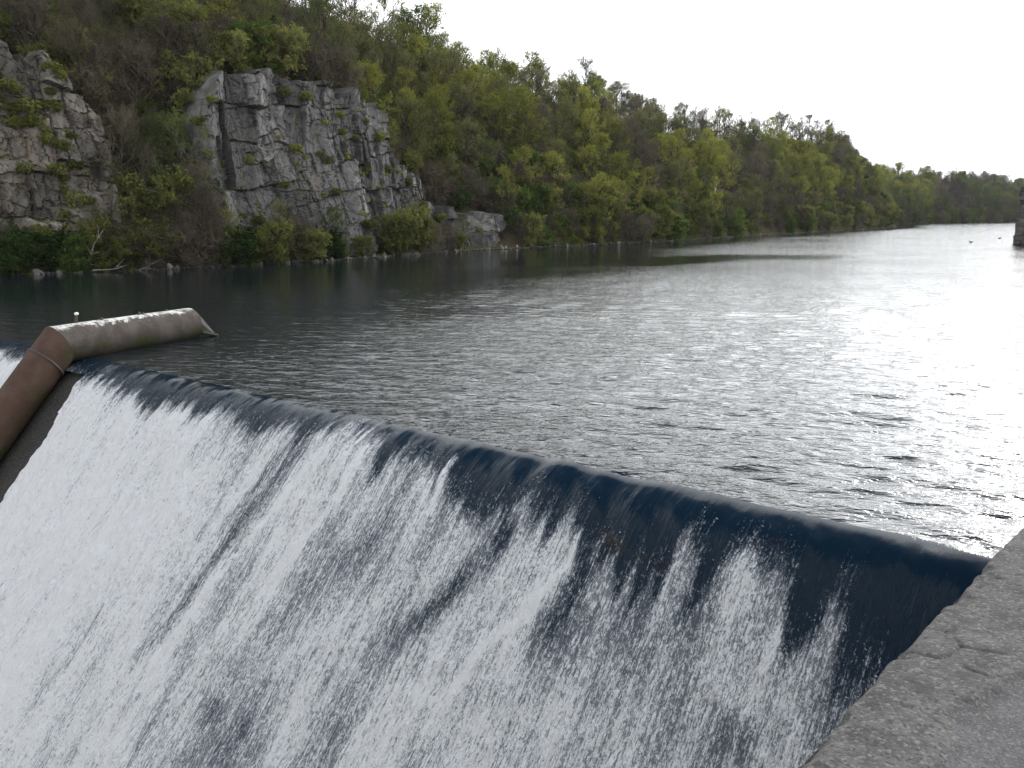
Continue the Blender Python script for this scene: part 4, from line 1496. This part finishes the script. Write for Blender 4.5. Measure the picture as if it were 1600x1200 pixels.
for x in np.arange(4, 300, 8.5):
    k = str(gs.choice(['shrub_brown', 'shrub_olive', 'shrub_green', 'shrub_dark'], p=[.55, .25, .10, .10]))
    put_shrub(k, x + gs.uniform(-4, 4), gs.uniform(-0.1, 1.3), gs.uniform(0.6, 1.25), 'by the water under the left cliff and gully')
for x, k, sc_ in [(318, 'shrub_brown', 1.3), (335, 'shrub_brown', 1.2), (350, 'shrub_green', 1.1), (372, 'shrub_dark', 1.1), (388, 'shrub_olive', .9), (420, 'shrub_olive', 1.1), (440, 'shrub_olive', 1.05), (462, 'shrub_brown', 1.15),
                  (478, 'shrub_olive', .85), (505, 'shrub_dark', .6), (520, 'shrub_dark', .95), (533, 'shrub_green', .6), (566, 'shrub_olive', .6), (622, 'shrub_olive', 1.25), (640, 'shrub_olive', 1.4), (656, 'shrub_olive', 1.25),
                  (668, 'shrub_brown', 1.1), (700, 'shrub_brown', .9), (716, 'shrub_olive', .6)]:
    put_shrub(k, x, gs.uniform(-0.3, 0.3), sc_, 'at the foot of the grey cliff')
for x in np.arange(815, 1380, 13.0):
    k = str(gs.choice(['shrub_brown', 'shrub_olive', 'shrub_green'], p=[.45, .35, .20]))
    put_shrub(k, x + gs.uniform(-5, 5), gs.uniform(0.2, 1.5), gs.uniform(0.8, 1.5), 'along the waterline beyond the cliff')

for k in range(46):
    x = gs.uniform(150, 316)
    a, q = a_px(x), gs.uniform(0.6, 16)
    if x < 185 and q < 5:
        q = gs.uniform(0.3, 0.9)
    X_, Y_ = inland(a, q)
    kind = str(gs.choice(['bare', 'olive', 'tall', 'green'], p=[.5, .33, .09, .08]))
    want = gs.uniform(5.5, 9.5)
    lt = (0.05 * gs.normal(), 0.11 * gs.normal())
    w_ = gs.uniform(0.85, 1.2)
    zt_g = float(terrain(np.array([a]), np.array([q]))[0])
    put_tree(kind, NAMES[kind], X_, Y_, zt_g, want / {'bare': 11.5, 'olive': 11, 'tall': 14, 'green': 9.5}[kind], gs.uniform(0, 6.28),
             f"{look(want, lt[1], w_)} {ADJ[kind]} tree {'near water' if q < 4 else 'low' if q < 9 else 'halfway up'} in the gully, {'left' if x < 205 else 'mid' if x < 260 else 'right'} side",
             'tree', f'{ADJ[kind]} trees on the hillside', gs, lt, w_)
for x, kind, want in [(306, 'bare', 7.5), (314, 'bare', 6.0), (325, 'bare', 5.5), (341, 'olive', 3.8), (357, 'olive', 4.2), (441, 'olive', 4.8), (462, 'bare', 4.6), (520, 'green', 4.2), (640, 'olive', 4.8), (655, 'olive', 4.0), (700, 'bare', 3.2), (725, 'olive', 3.4)]:
    a = a_px(x)
    X_, Y_ = inland(a, -0.1)
    put_tree(kind, NAMES[kind], X_, Y_, 0.1, want / {'bare': 11.5, 'olive': 11, 'green': 9.5}[kind], gs.uniform(0, 6.28),
             f"young {ADJ[kind]} tree at grey cliff foot {'beside the gully, ' + ('leftmost' if x < 310 else 'middle' if x < 320 else 'rightmost') if x < 330 else 'left part' if x < 400 else 'middle part' if x < 560 else 'right corner' if x < 680 else 'low outer rocks'}",
             'tree', 'young trees at the foot of the grey cliff', gs)

# tufts on the cliff ledges
gtf = np.random.default_rng(88)


def tuft_mesh(name, leafm, n, rad, size, seed):
    g = np.random.default_rng(seed)
    P = g.normal(0, 1, (n, 3)); P /= np.linalg.norm(P, axis=1, keepdims=True)
    P *= rad * g.uniform(0.2, 1, (n, 1)) ** 0.5
    P[:, 2] *= 0.6
    V, f = leaves(P, size, g)
    # wiry stems
    st_ = grow(np.zeros((14, 3)), g.normal(size=(14, 3)) + np.array([0, 0, 0.5]), np.full(14, rad), 2, 0.1, 0.2, g)
    Vs, Fs = tubes(st_, np.full(14, 0.012), np.full(14, 0.006), 3)
    return mesh_np(name, np.concatenate([Vs, V]), [np.concatenate([Fs, f + len(Vs)])], [M['twig_brown'], M[leafm]],
                   mat_idx=np.concatenate([np.zeros(len(Fs), int), np.ones(len(f), int)]))


TY = [tuft_mesh('flower_tuft', 'flower_yellow', 130, 0.30, 0.065, 900 + i) for i in range(2)]
TG = [tuft_mesh('ledge_tuft', 'leaf_olive', 320, 0.55, 0.085, 910 + i) for i in range(3)]


def face_pt(Cf, x, y):
    a = a_px(x) if x > -60 else a_px(0)
    X_, Y_ = inland(a, 1.5)
    return cliff_point(Cf, a, z_at(y, Y_))


for x, y in [(383, 158), (326, 222), (448, 254), (495, 256), (468, 212), (502, 190), (528, 210), (536, 192), (563, 240), (568, 246), (570, 208), (584, 268), (590, 274), (600, 270), (621, 273), (614, 292), (646, 272), (598, 314), (612, 312), (622, 322),
             (434, 332), (432, 318), (528, 303), (518, 312), (577, 333), (611, 340), (604, 352), (560, 384), (568, 396), (573, 388), (576, 370), (800, 333)]:
    p = face_pt(CLIFF_A, x, y)
    s_ = gtf.uniform(0.5, 1.0)
    link('flower_tuft', TY[int(gtf.integers(2))], loc=(p[0] + 0.06, p[1] - 0.10, p[2]), rot=(0, 0, gtf.uniform(0, 6)), scale=(s_, s_, s_),
         label=f"{'tiny' if s_ < 0.65 else 'small' if s_ < 0.82 else 'fuller'} yellow flower tuft {'high' if y < 230 else 'midway' if y < 300 else 'low'} on the {'left' if x < 460 else 'middle' if x < 560 else 'right edge'} of the grey cliff", category='flowers', group='yellow flower tufts on the grey cliff')
for x, y in [(495, 232), (508, 245), (530, 240), (540, 250), (560, 205), (595, 190), (600, 262), (625, 265), (640, 268), (660, 285), (670, 320), (650, 335), (690, 330), (705, 340), (720, 355), (745, 350), (760, 360), (350, 165), (330, 172),
             (318, 165), (345, 150), (360, 140), (480, 145), (510, 150), (545, 300), (580, 215), (430, 345), (450, 360), (480, 370), (400, 340), (350, 330), (560, 180), (590, 350), (615, 215), (420, 250), (470, 290)]:
    p = face_pt(CLIFF_A, x, y)
    s_ = gtf.uniform(0.6, 1.4)
    link('ledge_tuft', TG[int(gtf.integers(3))], loc=(p[0] + 0.05, p[1] - 0.10, p[2]), rot=(0, 0, gtf.uniform(0, 6)), scale=(s_, s_, s_),
         label=f"{'small' if s_ < 0.85 else 'medium' if s_ < 1.15 else 'large'} olive tuft {'at the top' if y < 160 else 'high' if y < 200 else 'midway' if y < 300 else 'low'} on the {'left' if x < 420 else 'middle' if x < 560 else 'right edge' if x < 640 else 'low outer rocks'} of the grey cliff", category='plant', group='plant tufts on the grey cliff')
for k in range(30):
    x, y = gtf.uniform(50, 165), gtf.uniform(170, 400)
    if k < 10:
        x, y = gtf.uniform(0, 150), gtf.uniform(90, 200)
    if x < 60 and 200 < y < 330:
        continue
    p = face_pt(CLIFF_B, x, y)
    s_ = gtf.uniform(0.7, 1.7)
    link('moss_tuft', TG[int(gtf.integers(3))], loc=(p[0] + 0.03, p[1] - 0.08, p[2]), rot=(0, 0, gtf.uniform(0, 6)), scale=(s_, s_, s_),
         label=f"{'small' if s_ < 0.95 else 'medium' if s_ < 1.35 else 'large'} mossy tuft {'high' if y < 170 else 'midway' if y < 300 else 'low'} on the tan cliff, {'far left' if x < 60 else 'middle' if x < 115 else 'gully side'}", category='plant', group='moss tufts on the left cliff')

# ------------------------------------------------------------------ single trees one would point at
x_, y_ = inland(a_px(1118), 2.0)
put_tree('birch', 'birch_tree', x_, y_, 0.3, 1.05, 1.0, 'pale-barked young birch leaning over the water before the dark wooded slope', 'tree', None, gt, (0.02, 0.13))


def mistletoe_tree(x, ytop, q, label, n_ball, seed):
    g = np.random.default_rng(seed)
    a = a_px(x)
    X_, Y_ = inland(a, q)
    zb = float(terrain(np.array([a]), np.array([q]))[0])
    ztop = z_at(ytop, Y_)
    sc_ = (ztop - zb) / 14.0
    e = put_tree('tall', 'mistletoe_tree', X_, Y_, zb, sc_, g.uniform(0, 6), label, 'tree', None, g)
    for k in range(n_ball):
        hz_ = g.uniform(0.68, 0.97) * 14
        rr_ = g.uniform(0.2, 1.0) * 2.6 * math.sin(math.pi * min(1, (hz_ / 14 - 0.5) * 2) * 0.8 + 0.3)
        th = g.uniform(0, 6.28)
        s_ = g.uniform(0.5, 1.1)
        link('mistletoe_ball', MB[k % 2], parent=e, loc=(rr_ * math.cos(th), rr_ * math.sin(th), hz_), scale=(s_, s_, s_))


MB = [tuft_mesh('mistletoe_ball', 'leaf_dark', 240, 0.45, 0.07, 950 + i) for i in range(2)]
for me_ in MB:
    pass
mistletoe_tree(660, 14, RW - 2, 'tall ridge tree dotted with dark mistletoe balls above the grey cliff', 26, 1)
mistletoe_tree(820, 62, RW, 'thin ridge tree with dark mistletoe clumps left of the skyline dip', 12, 2)
mistletoe_tree(1072, 145, RW, 'lone taller tree with mistletoe clumps sticking out of the far skyline', 9, 3)

# bleached fallen branches on the left bank
gb = np.random.default_rng(15)
for (x, y), lab, nb in [((130, 408), 'bleached fallen branch with forked twigs lying on the left bank', 4), ((210, 398), 'thin pale dead branch arching over the bank in the gully', 2)]:
    a = a_px(x)
    X_, Y_ = inland(a, -0.4)
    dr = np.array([[0.85, 0.35, 0.55], [0.5, 0.2, 0.9], [-0.2, 0.1, 0.9], [0.9, 0.2, 0.15]])[:nb]
    P = grow(np.repeat([[0, 0, 0.]], nb, 0) + gb.normal(0, 0.2, (nb, 3)), dr, gb.uniform(1.6, 3.2, nb), 5, 0.0, 0.12, gb)
    pr = np.repeat(np.arange(nb), 4)
    p_, d_ = along(P, pr, gb.uniform(0.3, 0.95, len(pr)))
    P2 = grow(p_, side(d_, np.radians(gb.uniform(30, 60, len(pr))), gb), gb.uniform(0.4, 1.1, len(pr)), 3, 0.05, 0.15, gb)
    v1, f1 = tubes(P, np.full(nb, 0.07), np.full(nb, 0.025), 6)
    v2, f2 = tubes(P2, np.full(len(pr), 0.028), np.full(len(pr), 0.012), 4)
    link('fallen_branch', mesh_np('fallen_branch', np.concatenate([v1, v2]), [np.concatenate([f1, f2 + len(v1)])], [M['dead_wood']], smooth_shade=True),
         loc=(X_, Y_, 0.25), label=lab, category='branch')


# ------------------------------------------------------------------ stones along the waterline
def rock_mesh(name, seed, mat, sub=2):
    import bmesh
    bm = bmesh.new()
    bmesh.ops.create_icosphere(bm, subdivisions=sub, radius=1.0)
    g = np.random.default_rng(seed)
    pl = g.normal(size=(9, 3)); pl /= np.linalg.norm(pl, axis=1, keepdims=True)
    off = g.uniform(0.55, 0.9, 9)
    for v in bm.verts:
        c_ = np.array(v.co)
        for n_, o_ in zip(pl, off):
            d_ = c_ @ n_ - o_
            if d_ > 0:
                c_ = c_ - n_ * d_
        v.co = c_ * (1 + 0.05 * g.normal())
    me_ = bpy.data.meshes.new(name)
    bm.to_mesh(me_); bm.free()
    me_.materials.append(mat)
    return me_


RM = [rock_mesh('boulder', 60 + i, M['rock_dark']) for i in range(5)]
gr = np.random.default_rng(9)
for k in range(64):
    x = gr.uniform(5, 820) if k < 46 else gr.uniform(820, 1390)
    a = a_px(x)
    X_, Y_ = inland(a, gr.uniform(-0.75, 0.1))
    s_ = gr.uniform(0.14, 0.36) * (1.3 if 690 < x < 810 else 1)
    place = next(w for lim, w in XS if x < lim)
    ang_ = 'flat' if k % 3 == 0 else 'squat' if k % 3 == 1 else 'long'
    link('boulder', RM[k % 5], loc=(X_, Y_, gr.uniform(-0.05, 0.12)), rot=tuple(gr.uniform(0, 6.28, 3)), scale=(s_ * (1.15, 0.85, 1.6)[k % 3], s_, s_ * (0.5, 0.9, 0.65)[k % 3]),
         label=f"{'small' if s_ < 0.21 else 'medium' if s_ < 0.29 else 'large'} {ang_} grey boulder at the waterline {place}", category='boulder', group='boulders along the left waterline')
# pale rubble strip at the water's edge
n_ = 5200
ra = gr.uniform(20, AEND - 6, n_)
rq = gr.normal(-0.45, 0.22, n_)
rx, ry = inland(ra, rq)
okv = (px_a(ra) > -40)
rx, ry = rx[okv], ry[okv]
n_ = len(rx)
ico = rock_mesh('pebble', 70, M['rock_pale'], 1)
iv_ = np.array([v.co[:] for v in ico.vertices]); if_ = np.array([p.vertices[:] for p in ico.polygons])
sz = np.exp(gr.normal(math.log(0.10), 0.45, n_))
ang = gr.uniform(0, 6.28, n_)
rot_v = np.stack([iv_[None, :, 0] * np.cos(ang)[:, None] - iv_[None, :, 1] * np.sin(ang)[:, None],
                  iv_[None, :, 0] * np.sin(ang)[:, None] + iv_[None, :, 1] * np.cos(ang)[:, None],
                  np.repeat(iv_[None, :, 2], n_, 0) * 0.7], -1) * (sz[:, None, None] * gr.uniform(0.7, 1.3, (n_, 1, 3)))
VV = rot_v + np.stack([rx, ry, np.full(n_, 0.05)], 1)[:, None]
link('shore_rubble', mesh_np('shore_rubble', VV.reshape(-1, 3), [(np.arange(n_)[:, None, None] * len(iv_) + if_[None]).reshape(-1, 3)], [M['rock_grey']]), kind='stuff')

# ------------------------------------------------------------------ bent pipe over the crest
PR = 0.53
A_ = px(92, 538, 0.42)
B_ = px(297, 506, 0.42)
up_dir = (B_ - A_) / np.linalg.norm(B_ - A_)
sl_ = math.atan(SL1)
dn_dir = np.array([D[0] * math.cos(sl_), D[1] * math.cos(sl_), -math.sin(sl_)])
root = bpy.data.objects.new('bent_pipe', None)
COL.objects.link(root)
root.location = A_
root['label'] = 'thick rusty bent pipe lying over the weir crest and running down the spillway'
root['category'] = 'pipe'


def ring(center, nrm, axis_dir, r, k=40):
    """Circle of the tube about axis_dir cut by the plane through center with normal nrm."""
    ref = np.array([0, 0, 1.0])
    a_ = np.cross(axis_dir, ref); a_ /= np.linalg.norm(a_)
    b_ = np.cross(a_, axis_dir)
    th = np.arange(k) * 2 * np.pi / k
    P = center + r * (np.cos(th)[:, None] * b_ + np.sin(th)[:, None] * a_)
    tt = ((center - P) @ nrm) / (axis_dir @ nrm)
    return P + tt[:, None] * axis_dir


miter = up_dir - dn_dir
miter /= np.linalg.norm(miter)


def pipe_mesh(name, rings, mat, cap_end=True, smooth_=True):
    k = len(rings[0])
    Vp = np.concatenate(rings) - A_
    f = []
    for i in range(len(rings) - 1):
        a_ = np.arange(k) + i * k
        f.append(np.stack([a_, np.roll(a_, -1), np.roll(a_, -1) + k, a_ + k], 1))
    return mesh_np(name, Vp, [np.concatenate(f)], [mat], smooth_shade=smooth_)


g5 = np.random.default_rng(3)
LB = np.linalg.norm(B_ - A_)
rings = []
for i, u in enumerate(np.linspace(0, 1, 26)):
    c_ = A_ + up_dir * LB * u
    nn = miter * (1 - min(1, u * 6)) + up_dir * min(1, u * 6)
    nn /= np.linalg.norm(nn)
    R_ = ring(c_, nn, up_dir, PR)
    th = np.arange(40) * 2 * np.pi / 40
    dent = (vnoise(th * 1.5 + 5, np.full(40, u * 6), 7) - 0.5) * 0.03 * (0 < u < 1)
    rings.append(R_ + (R_ - c_) * dent[:, None])
link('pipe_section', pipe_mesh('pipe_section', rings, M['pipe']), parent=root)
rings2 = []
LD = 17.0
for i, u in enumerate(np.linspace(0, 1, 50)):
    c_ = A_ + dn_dir * LD * u
    w_ = min(1, u * 12)
    nn = -miter * (1 - w_) + dn_dir * w_
    nn /= np.linalg.norm(nn)
    rings2.append(ring(c_, nn, dn_dir, PR))
link('pipe_section', pipe_mesh('pipe_section', [r for r in rings2][::-1], M['pipe_rust']), parent=root, label='rust-red lower pipe section running down the spillway')
# weld collar with studs at the bend
cl_ = [ring(A_ + dn_dir * (0.60 + dd), (dn_dir - 0.55 * miter) / np.linalg.norm(dn_dir - 0.55 * miter), dn_dir, PR + ex) for dd, ex in ((0.02, -0.02), (0.0, 0.035), (0.05, 0.04), (0.07, -0.02))]
link('weld_collar', pipe_mesh('weld_collar', cl_[::-1], M['iron']), parent=root)
# wedge nose: flat plates from the open end down to a point at the water
AP = px(338, 523.5, 0.02)
Rb = ring(B_, up_dir, up_dir, PR + 0.012, 12)
V = np.concatenate([Rb, [AP]]) - A_
link('nose', mesh_np('nose', V, [np.array([[i, (i + 1) % 12, 12] for i in range(12)])], [M['pipe_nose']]), parent=root)
# lower lip plate of the nose
rt_ = np.cross(up_dir, [0, 0, 1.0]); rt_ /= np.linalg.norm(rt_)
pl = np.array([B_ + rt_ * 0.55 + [0, 0, -0.20], AP + rt_ * 0.10 + [0, 0, 0.05], AP - rt_ * 0.25 + [0, 0, 0.05], B_ - rt_ * 0.55 + [0, 0, -0.30]]) - A_
pv = np.concatenate([pl, pl - [0, 0, 0.07]])
link('nose_plate', mesh_np('nose_plate', pv, [np.array([[0, 1, 2, 3], [7, 6, 5, 4], [0, 4, 5, 1], [1, 5, 6, 2], [2, 6, 7, 3], [3, 7, 4, 0]])], [M['pipe_nose']]), parent=root)
# saddle ledge of pale lime where the pipe meets the water
# post with a round knob on the crown
kb = A_ + up_dir * 0.62 + np.array([0, 0, PR - 0.02])
P = np.array([[kb - A_, kb - A_ + [0.0, 0.0, 0.08], kb - A_ + [0.02, 0.03, 0.24]]])
v1, f1 = tubes(P, np.array([0.045]), np.array([0.035]), 10)
post = link('post', mesh_np('post', v1, [f1], [M['iron']], smooth_shade=True), parent=root)
import bmesh
bm = bmesh.new(); bmesh.ops.create_uvsphere(bm, u_segments=14, v_segments=9, radius=0.062)
for v in bm.verts:
    v.co.z *= 0.75
mk = bpy.data.meshes.new('knob'); bm.to_mesh(mk); bm.free(); mk.materials.append(M['white'])
link('knob', mk, parent=post, loc=tuple(kb - A_ + np.array([0.02, 0.03, 0.28])))
# small lugs and a rusted lifting eye along the crown
for u, hh in ((0.30, 0.06), (0.58, 0.09), (0.61, 0.05), (0.80, 0.05)):
    p = A_ + up_dir * LB * u + np.array([0, 0, PR + 0.01]) + rt_ * 0.02 - A_
    bm = bmesh.new(); bmesh.ops.create_cube(bm, size=1.0)
    for v in bm.verts:
        v.co.x *= 0.07 if v.co.z < 0 else 0.05; v.co.y *= 0.12 if v.co.z < 0 else 0.08; v.co.z *= hh * 1.6
    mk = bpy.data.meshes.new('lug'); bm.to_mesh(mk); bm.free(); mk.materials.append(M['iron'])
    link('lug', mk, parent=root, loc=tuple(p))

# ------------------------------------------------------------------ ruined stone pier
gp = np.random.default_rng(21)
root = bpy.data.objects.new('stone_pier', None)
COL.objects.link(root)
pc = px(1582, 382)[:2]
root.location = (pc[0], pc[1], 0)
root.rotation_euler = (0, 0, -math.atan2(pc[0], pc[1]) - 0.02)
root['label'] = 'ruined tapering stone pier standing in the water at the right edge'
root['category'] = 'pier'
zt_ = z_at(292, pc[1] * 1.0)
n_course = 13
ch = zt_ / n_course
SB = []
for i in range(8):
    bm = bmesh.new(); bmesh.ops.create_cube(bm, size=1.0)
    bmesh.ops.bevel(bm, geom=bm.edges[:], offset=0.07, segments=1, affect='EDGES')
    for v in bm.verts:
        v.co = v.co + Vector(gp.normal(0, 0.035, 3))
    mk = bpy.data.meshes.new('stone'); bm.to_mesh(mk); bm.free(); mk.materials.append(M['stone'])
    SB.append(mk)
for c_ in range(-1, n_course):
    z_ = (c_ + 0.5) * ch
    f_ = max(c_, 0) / n_course
    inset = 0.15 + 0.20 * f_ + (0.22 if c_ >= 5 else 0) - (0.35 if c_ >= n_course - 3 else 0)
    wd, dp_ = 7.0, 5.0
    x = inset + (0.3 if c_ % 2 else 0) * -0.0
    while x < wd - inset:
        w_ = gp.uniform(0.7, 1.4)
        link('stone', SB[int(gp.integers(8))], parent=root, loc=(x + w_ / 2, inset + gp.normal(0, 0.05) + 0.5, z_), scale=(w_ * 0.97, 1.2, ch * 0.97), rot=(0, 0, gp.normal(0, 0.03)))
        x += w_
    y = inset + 1.1
    while y < dp_ - inset:
        w_ = gp.uniform(0.7, 1.4)
        link('stone', SB[int(gp.integers(8))], parent=root, loc=(inset + 0.5 + gp.normal(0, 0.06), y + w_ / 2, z_), scale=(1.2, w_ * 0.97, ch * 0.97), rot=(0, 0, gp.normal(0, 0.03)))
        y += w_
v_ = np.array([[0.9, 0.9, -2], [6.2, 0.9, -2], [6.2, 4.4, -2], [0.9, 4.4, -2], [1.4, 1.5, zt_ - .3], [5.8, 1.5, zt_ - .3], [5.8, 4, zt_ - .3], [1.4, 4, zt_ - .3]])
link('rubble_core', mesh_np('rubble_core', v_, [np.array([[0, 1, 5, 4], [1, 2, 6, 5], [2, 3, 7, 6], [3, 0, 4, 7], [4, 5, 6, 7]])], [M['stone']]), parent=root)


# ------------------------------------------------------------------ ducks
def duck_mesh():
    # one continuous body: rings along the spine from tail to bill
    st_ = [(-0.30, 0.10, 0.012, 0.012), (-0.22, 0.085, 0.05, 0.035), (-0.10, 0.06, 0.105, 0.085), (0.03, 0.05, 0.12, 0.10), (0.13, 0.07, 0.095, 0.09), (0.18, 0.13, 0.055, 0.06),
           (0.20, 0.20, 0.042, 0.045), (0.225, 0.25, 0.05, 0.05), (0.265, 0.262, 0.042, 0.042), (0.295, 0.25, 0.022, 0.016), (0.34, 0.24, 0.022, 0.008)]
    R = []
    th = np.arange(12) * 2 * np.pi / 12
    for x, z, wy, wz in st_:
        R.append(np.stack([np.full(12, x), wy * np.cos(th), z + wz * np.sin(th)], 1))
    f = []
    for i in range(len(R) - 1):
        a_ = np.arange(12) + i * 12
        f.append(np.stack([a_, np.roll(a_, -1), np.roll(a_, -1) + 12, a_ + 12], 1))
    return mesh_np('duck', np.concatenate(R), [np.concatenate(f)], [M['duck']], smooth_shade=True)


DK = duck_mesh()
for (x, y), rz, lab in [((1517, 379), 2.9, 'small dark duck swimming on bright water, nearer of the pair'), ((1562, 373), 0.2, 'small dark duck swimming close to the stone pier')]:
    p = px(x, y)
    link('duck', DK, loc=(p[0], p[1], 0.02), rot=(0, 0, rz), scale=(1.25, 1.25, 1.25), label=lab, category='duck')

# ------------------------------------------------------------------ thin spring haze over the whole valley
lo, hi = np.array([1e9] * 3), np.array([-1e9] * 3)
bpy.context.view_layer.update()
for o in SC.objects:
    if o.type == 'MESH':
        for c_ in o.bound_box:
            w_ = o.matrix_world @ Vector(c_)
            lo, hi = np.minimum(lo, w_), np.maximum(hi, w_)
hi[2] = max(hi[2], 52.0)
lo -= 1.0
hi += 2.0
hv = np.array([[x, y, z] for z in (lo[2], hi[2]) for y in (lo[1], hi[1]) for x in (lo[0], hi[0])])
hf = np.array([[0, 2, 3, 1], [4, 5, 7, 6], [0, 1, 5, 4], [2, 6, 7, 3], [0, 4, 6, 2], [1, 3, 7, 5]])
m = bpy.data.materials.new('haze')
m.use_nodes = True
t = m.node_tree
t.nodes.clear()
pv = N(t, 'ShaderNodeVolumePrincipled')
pv.inputs['Color'].default_value = (0.92, 0.95, 1.0, 1)
pv.inputs['Density'].default_value = 0.00006
pv.inputs['Anisotropy'].default_value = 0.3
ou = N(t, 'ShaderNodeOutputMaterial')
L(t, pv.outputs[0], ou.inputs['Volume'])
link('haze', mesh_np('haze', hv, [hf], [m]), kind='stuff')

print('trees', count, {k: len(v) for k, v in stuff_pts.items()})
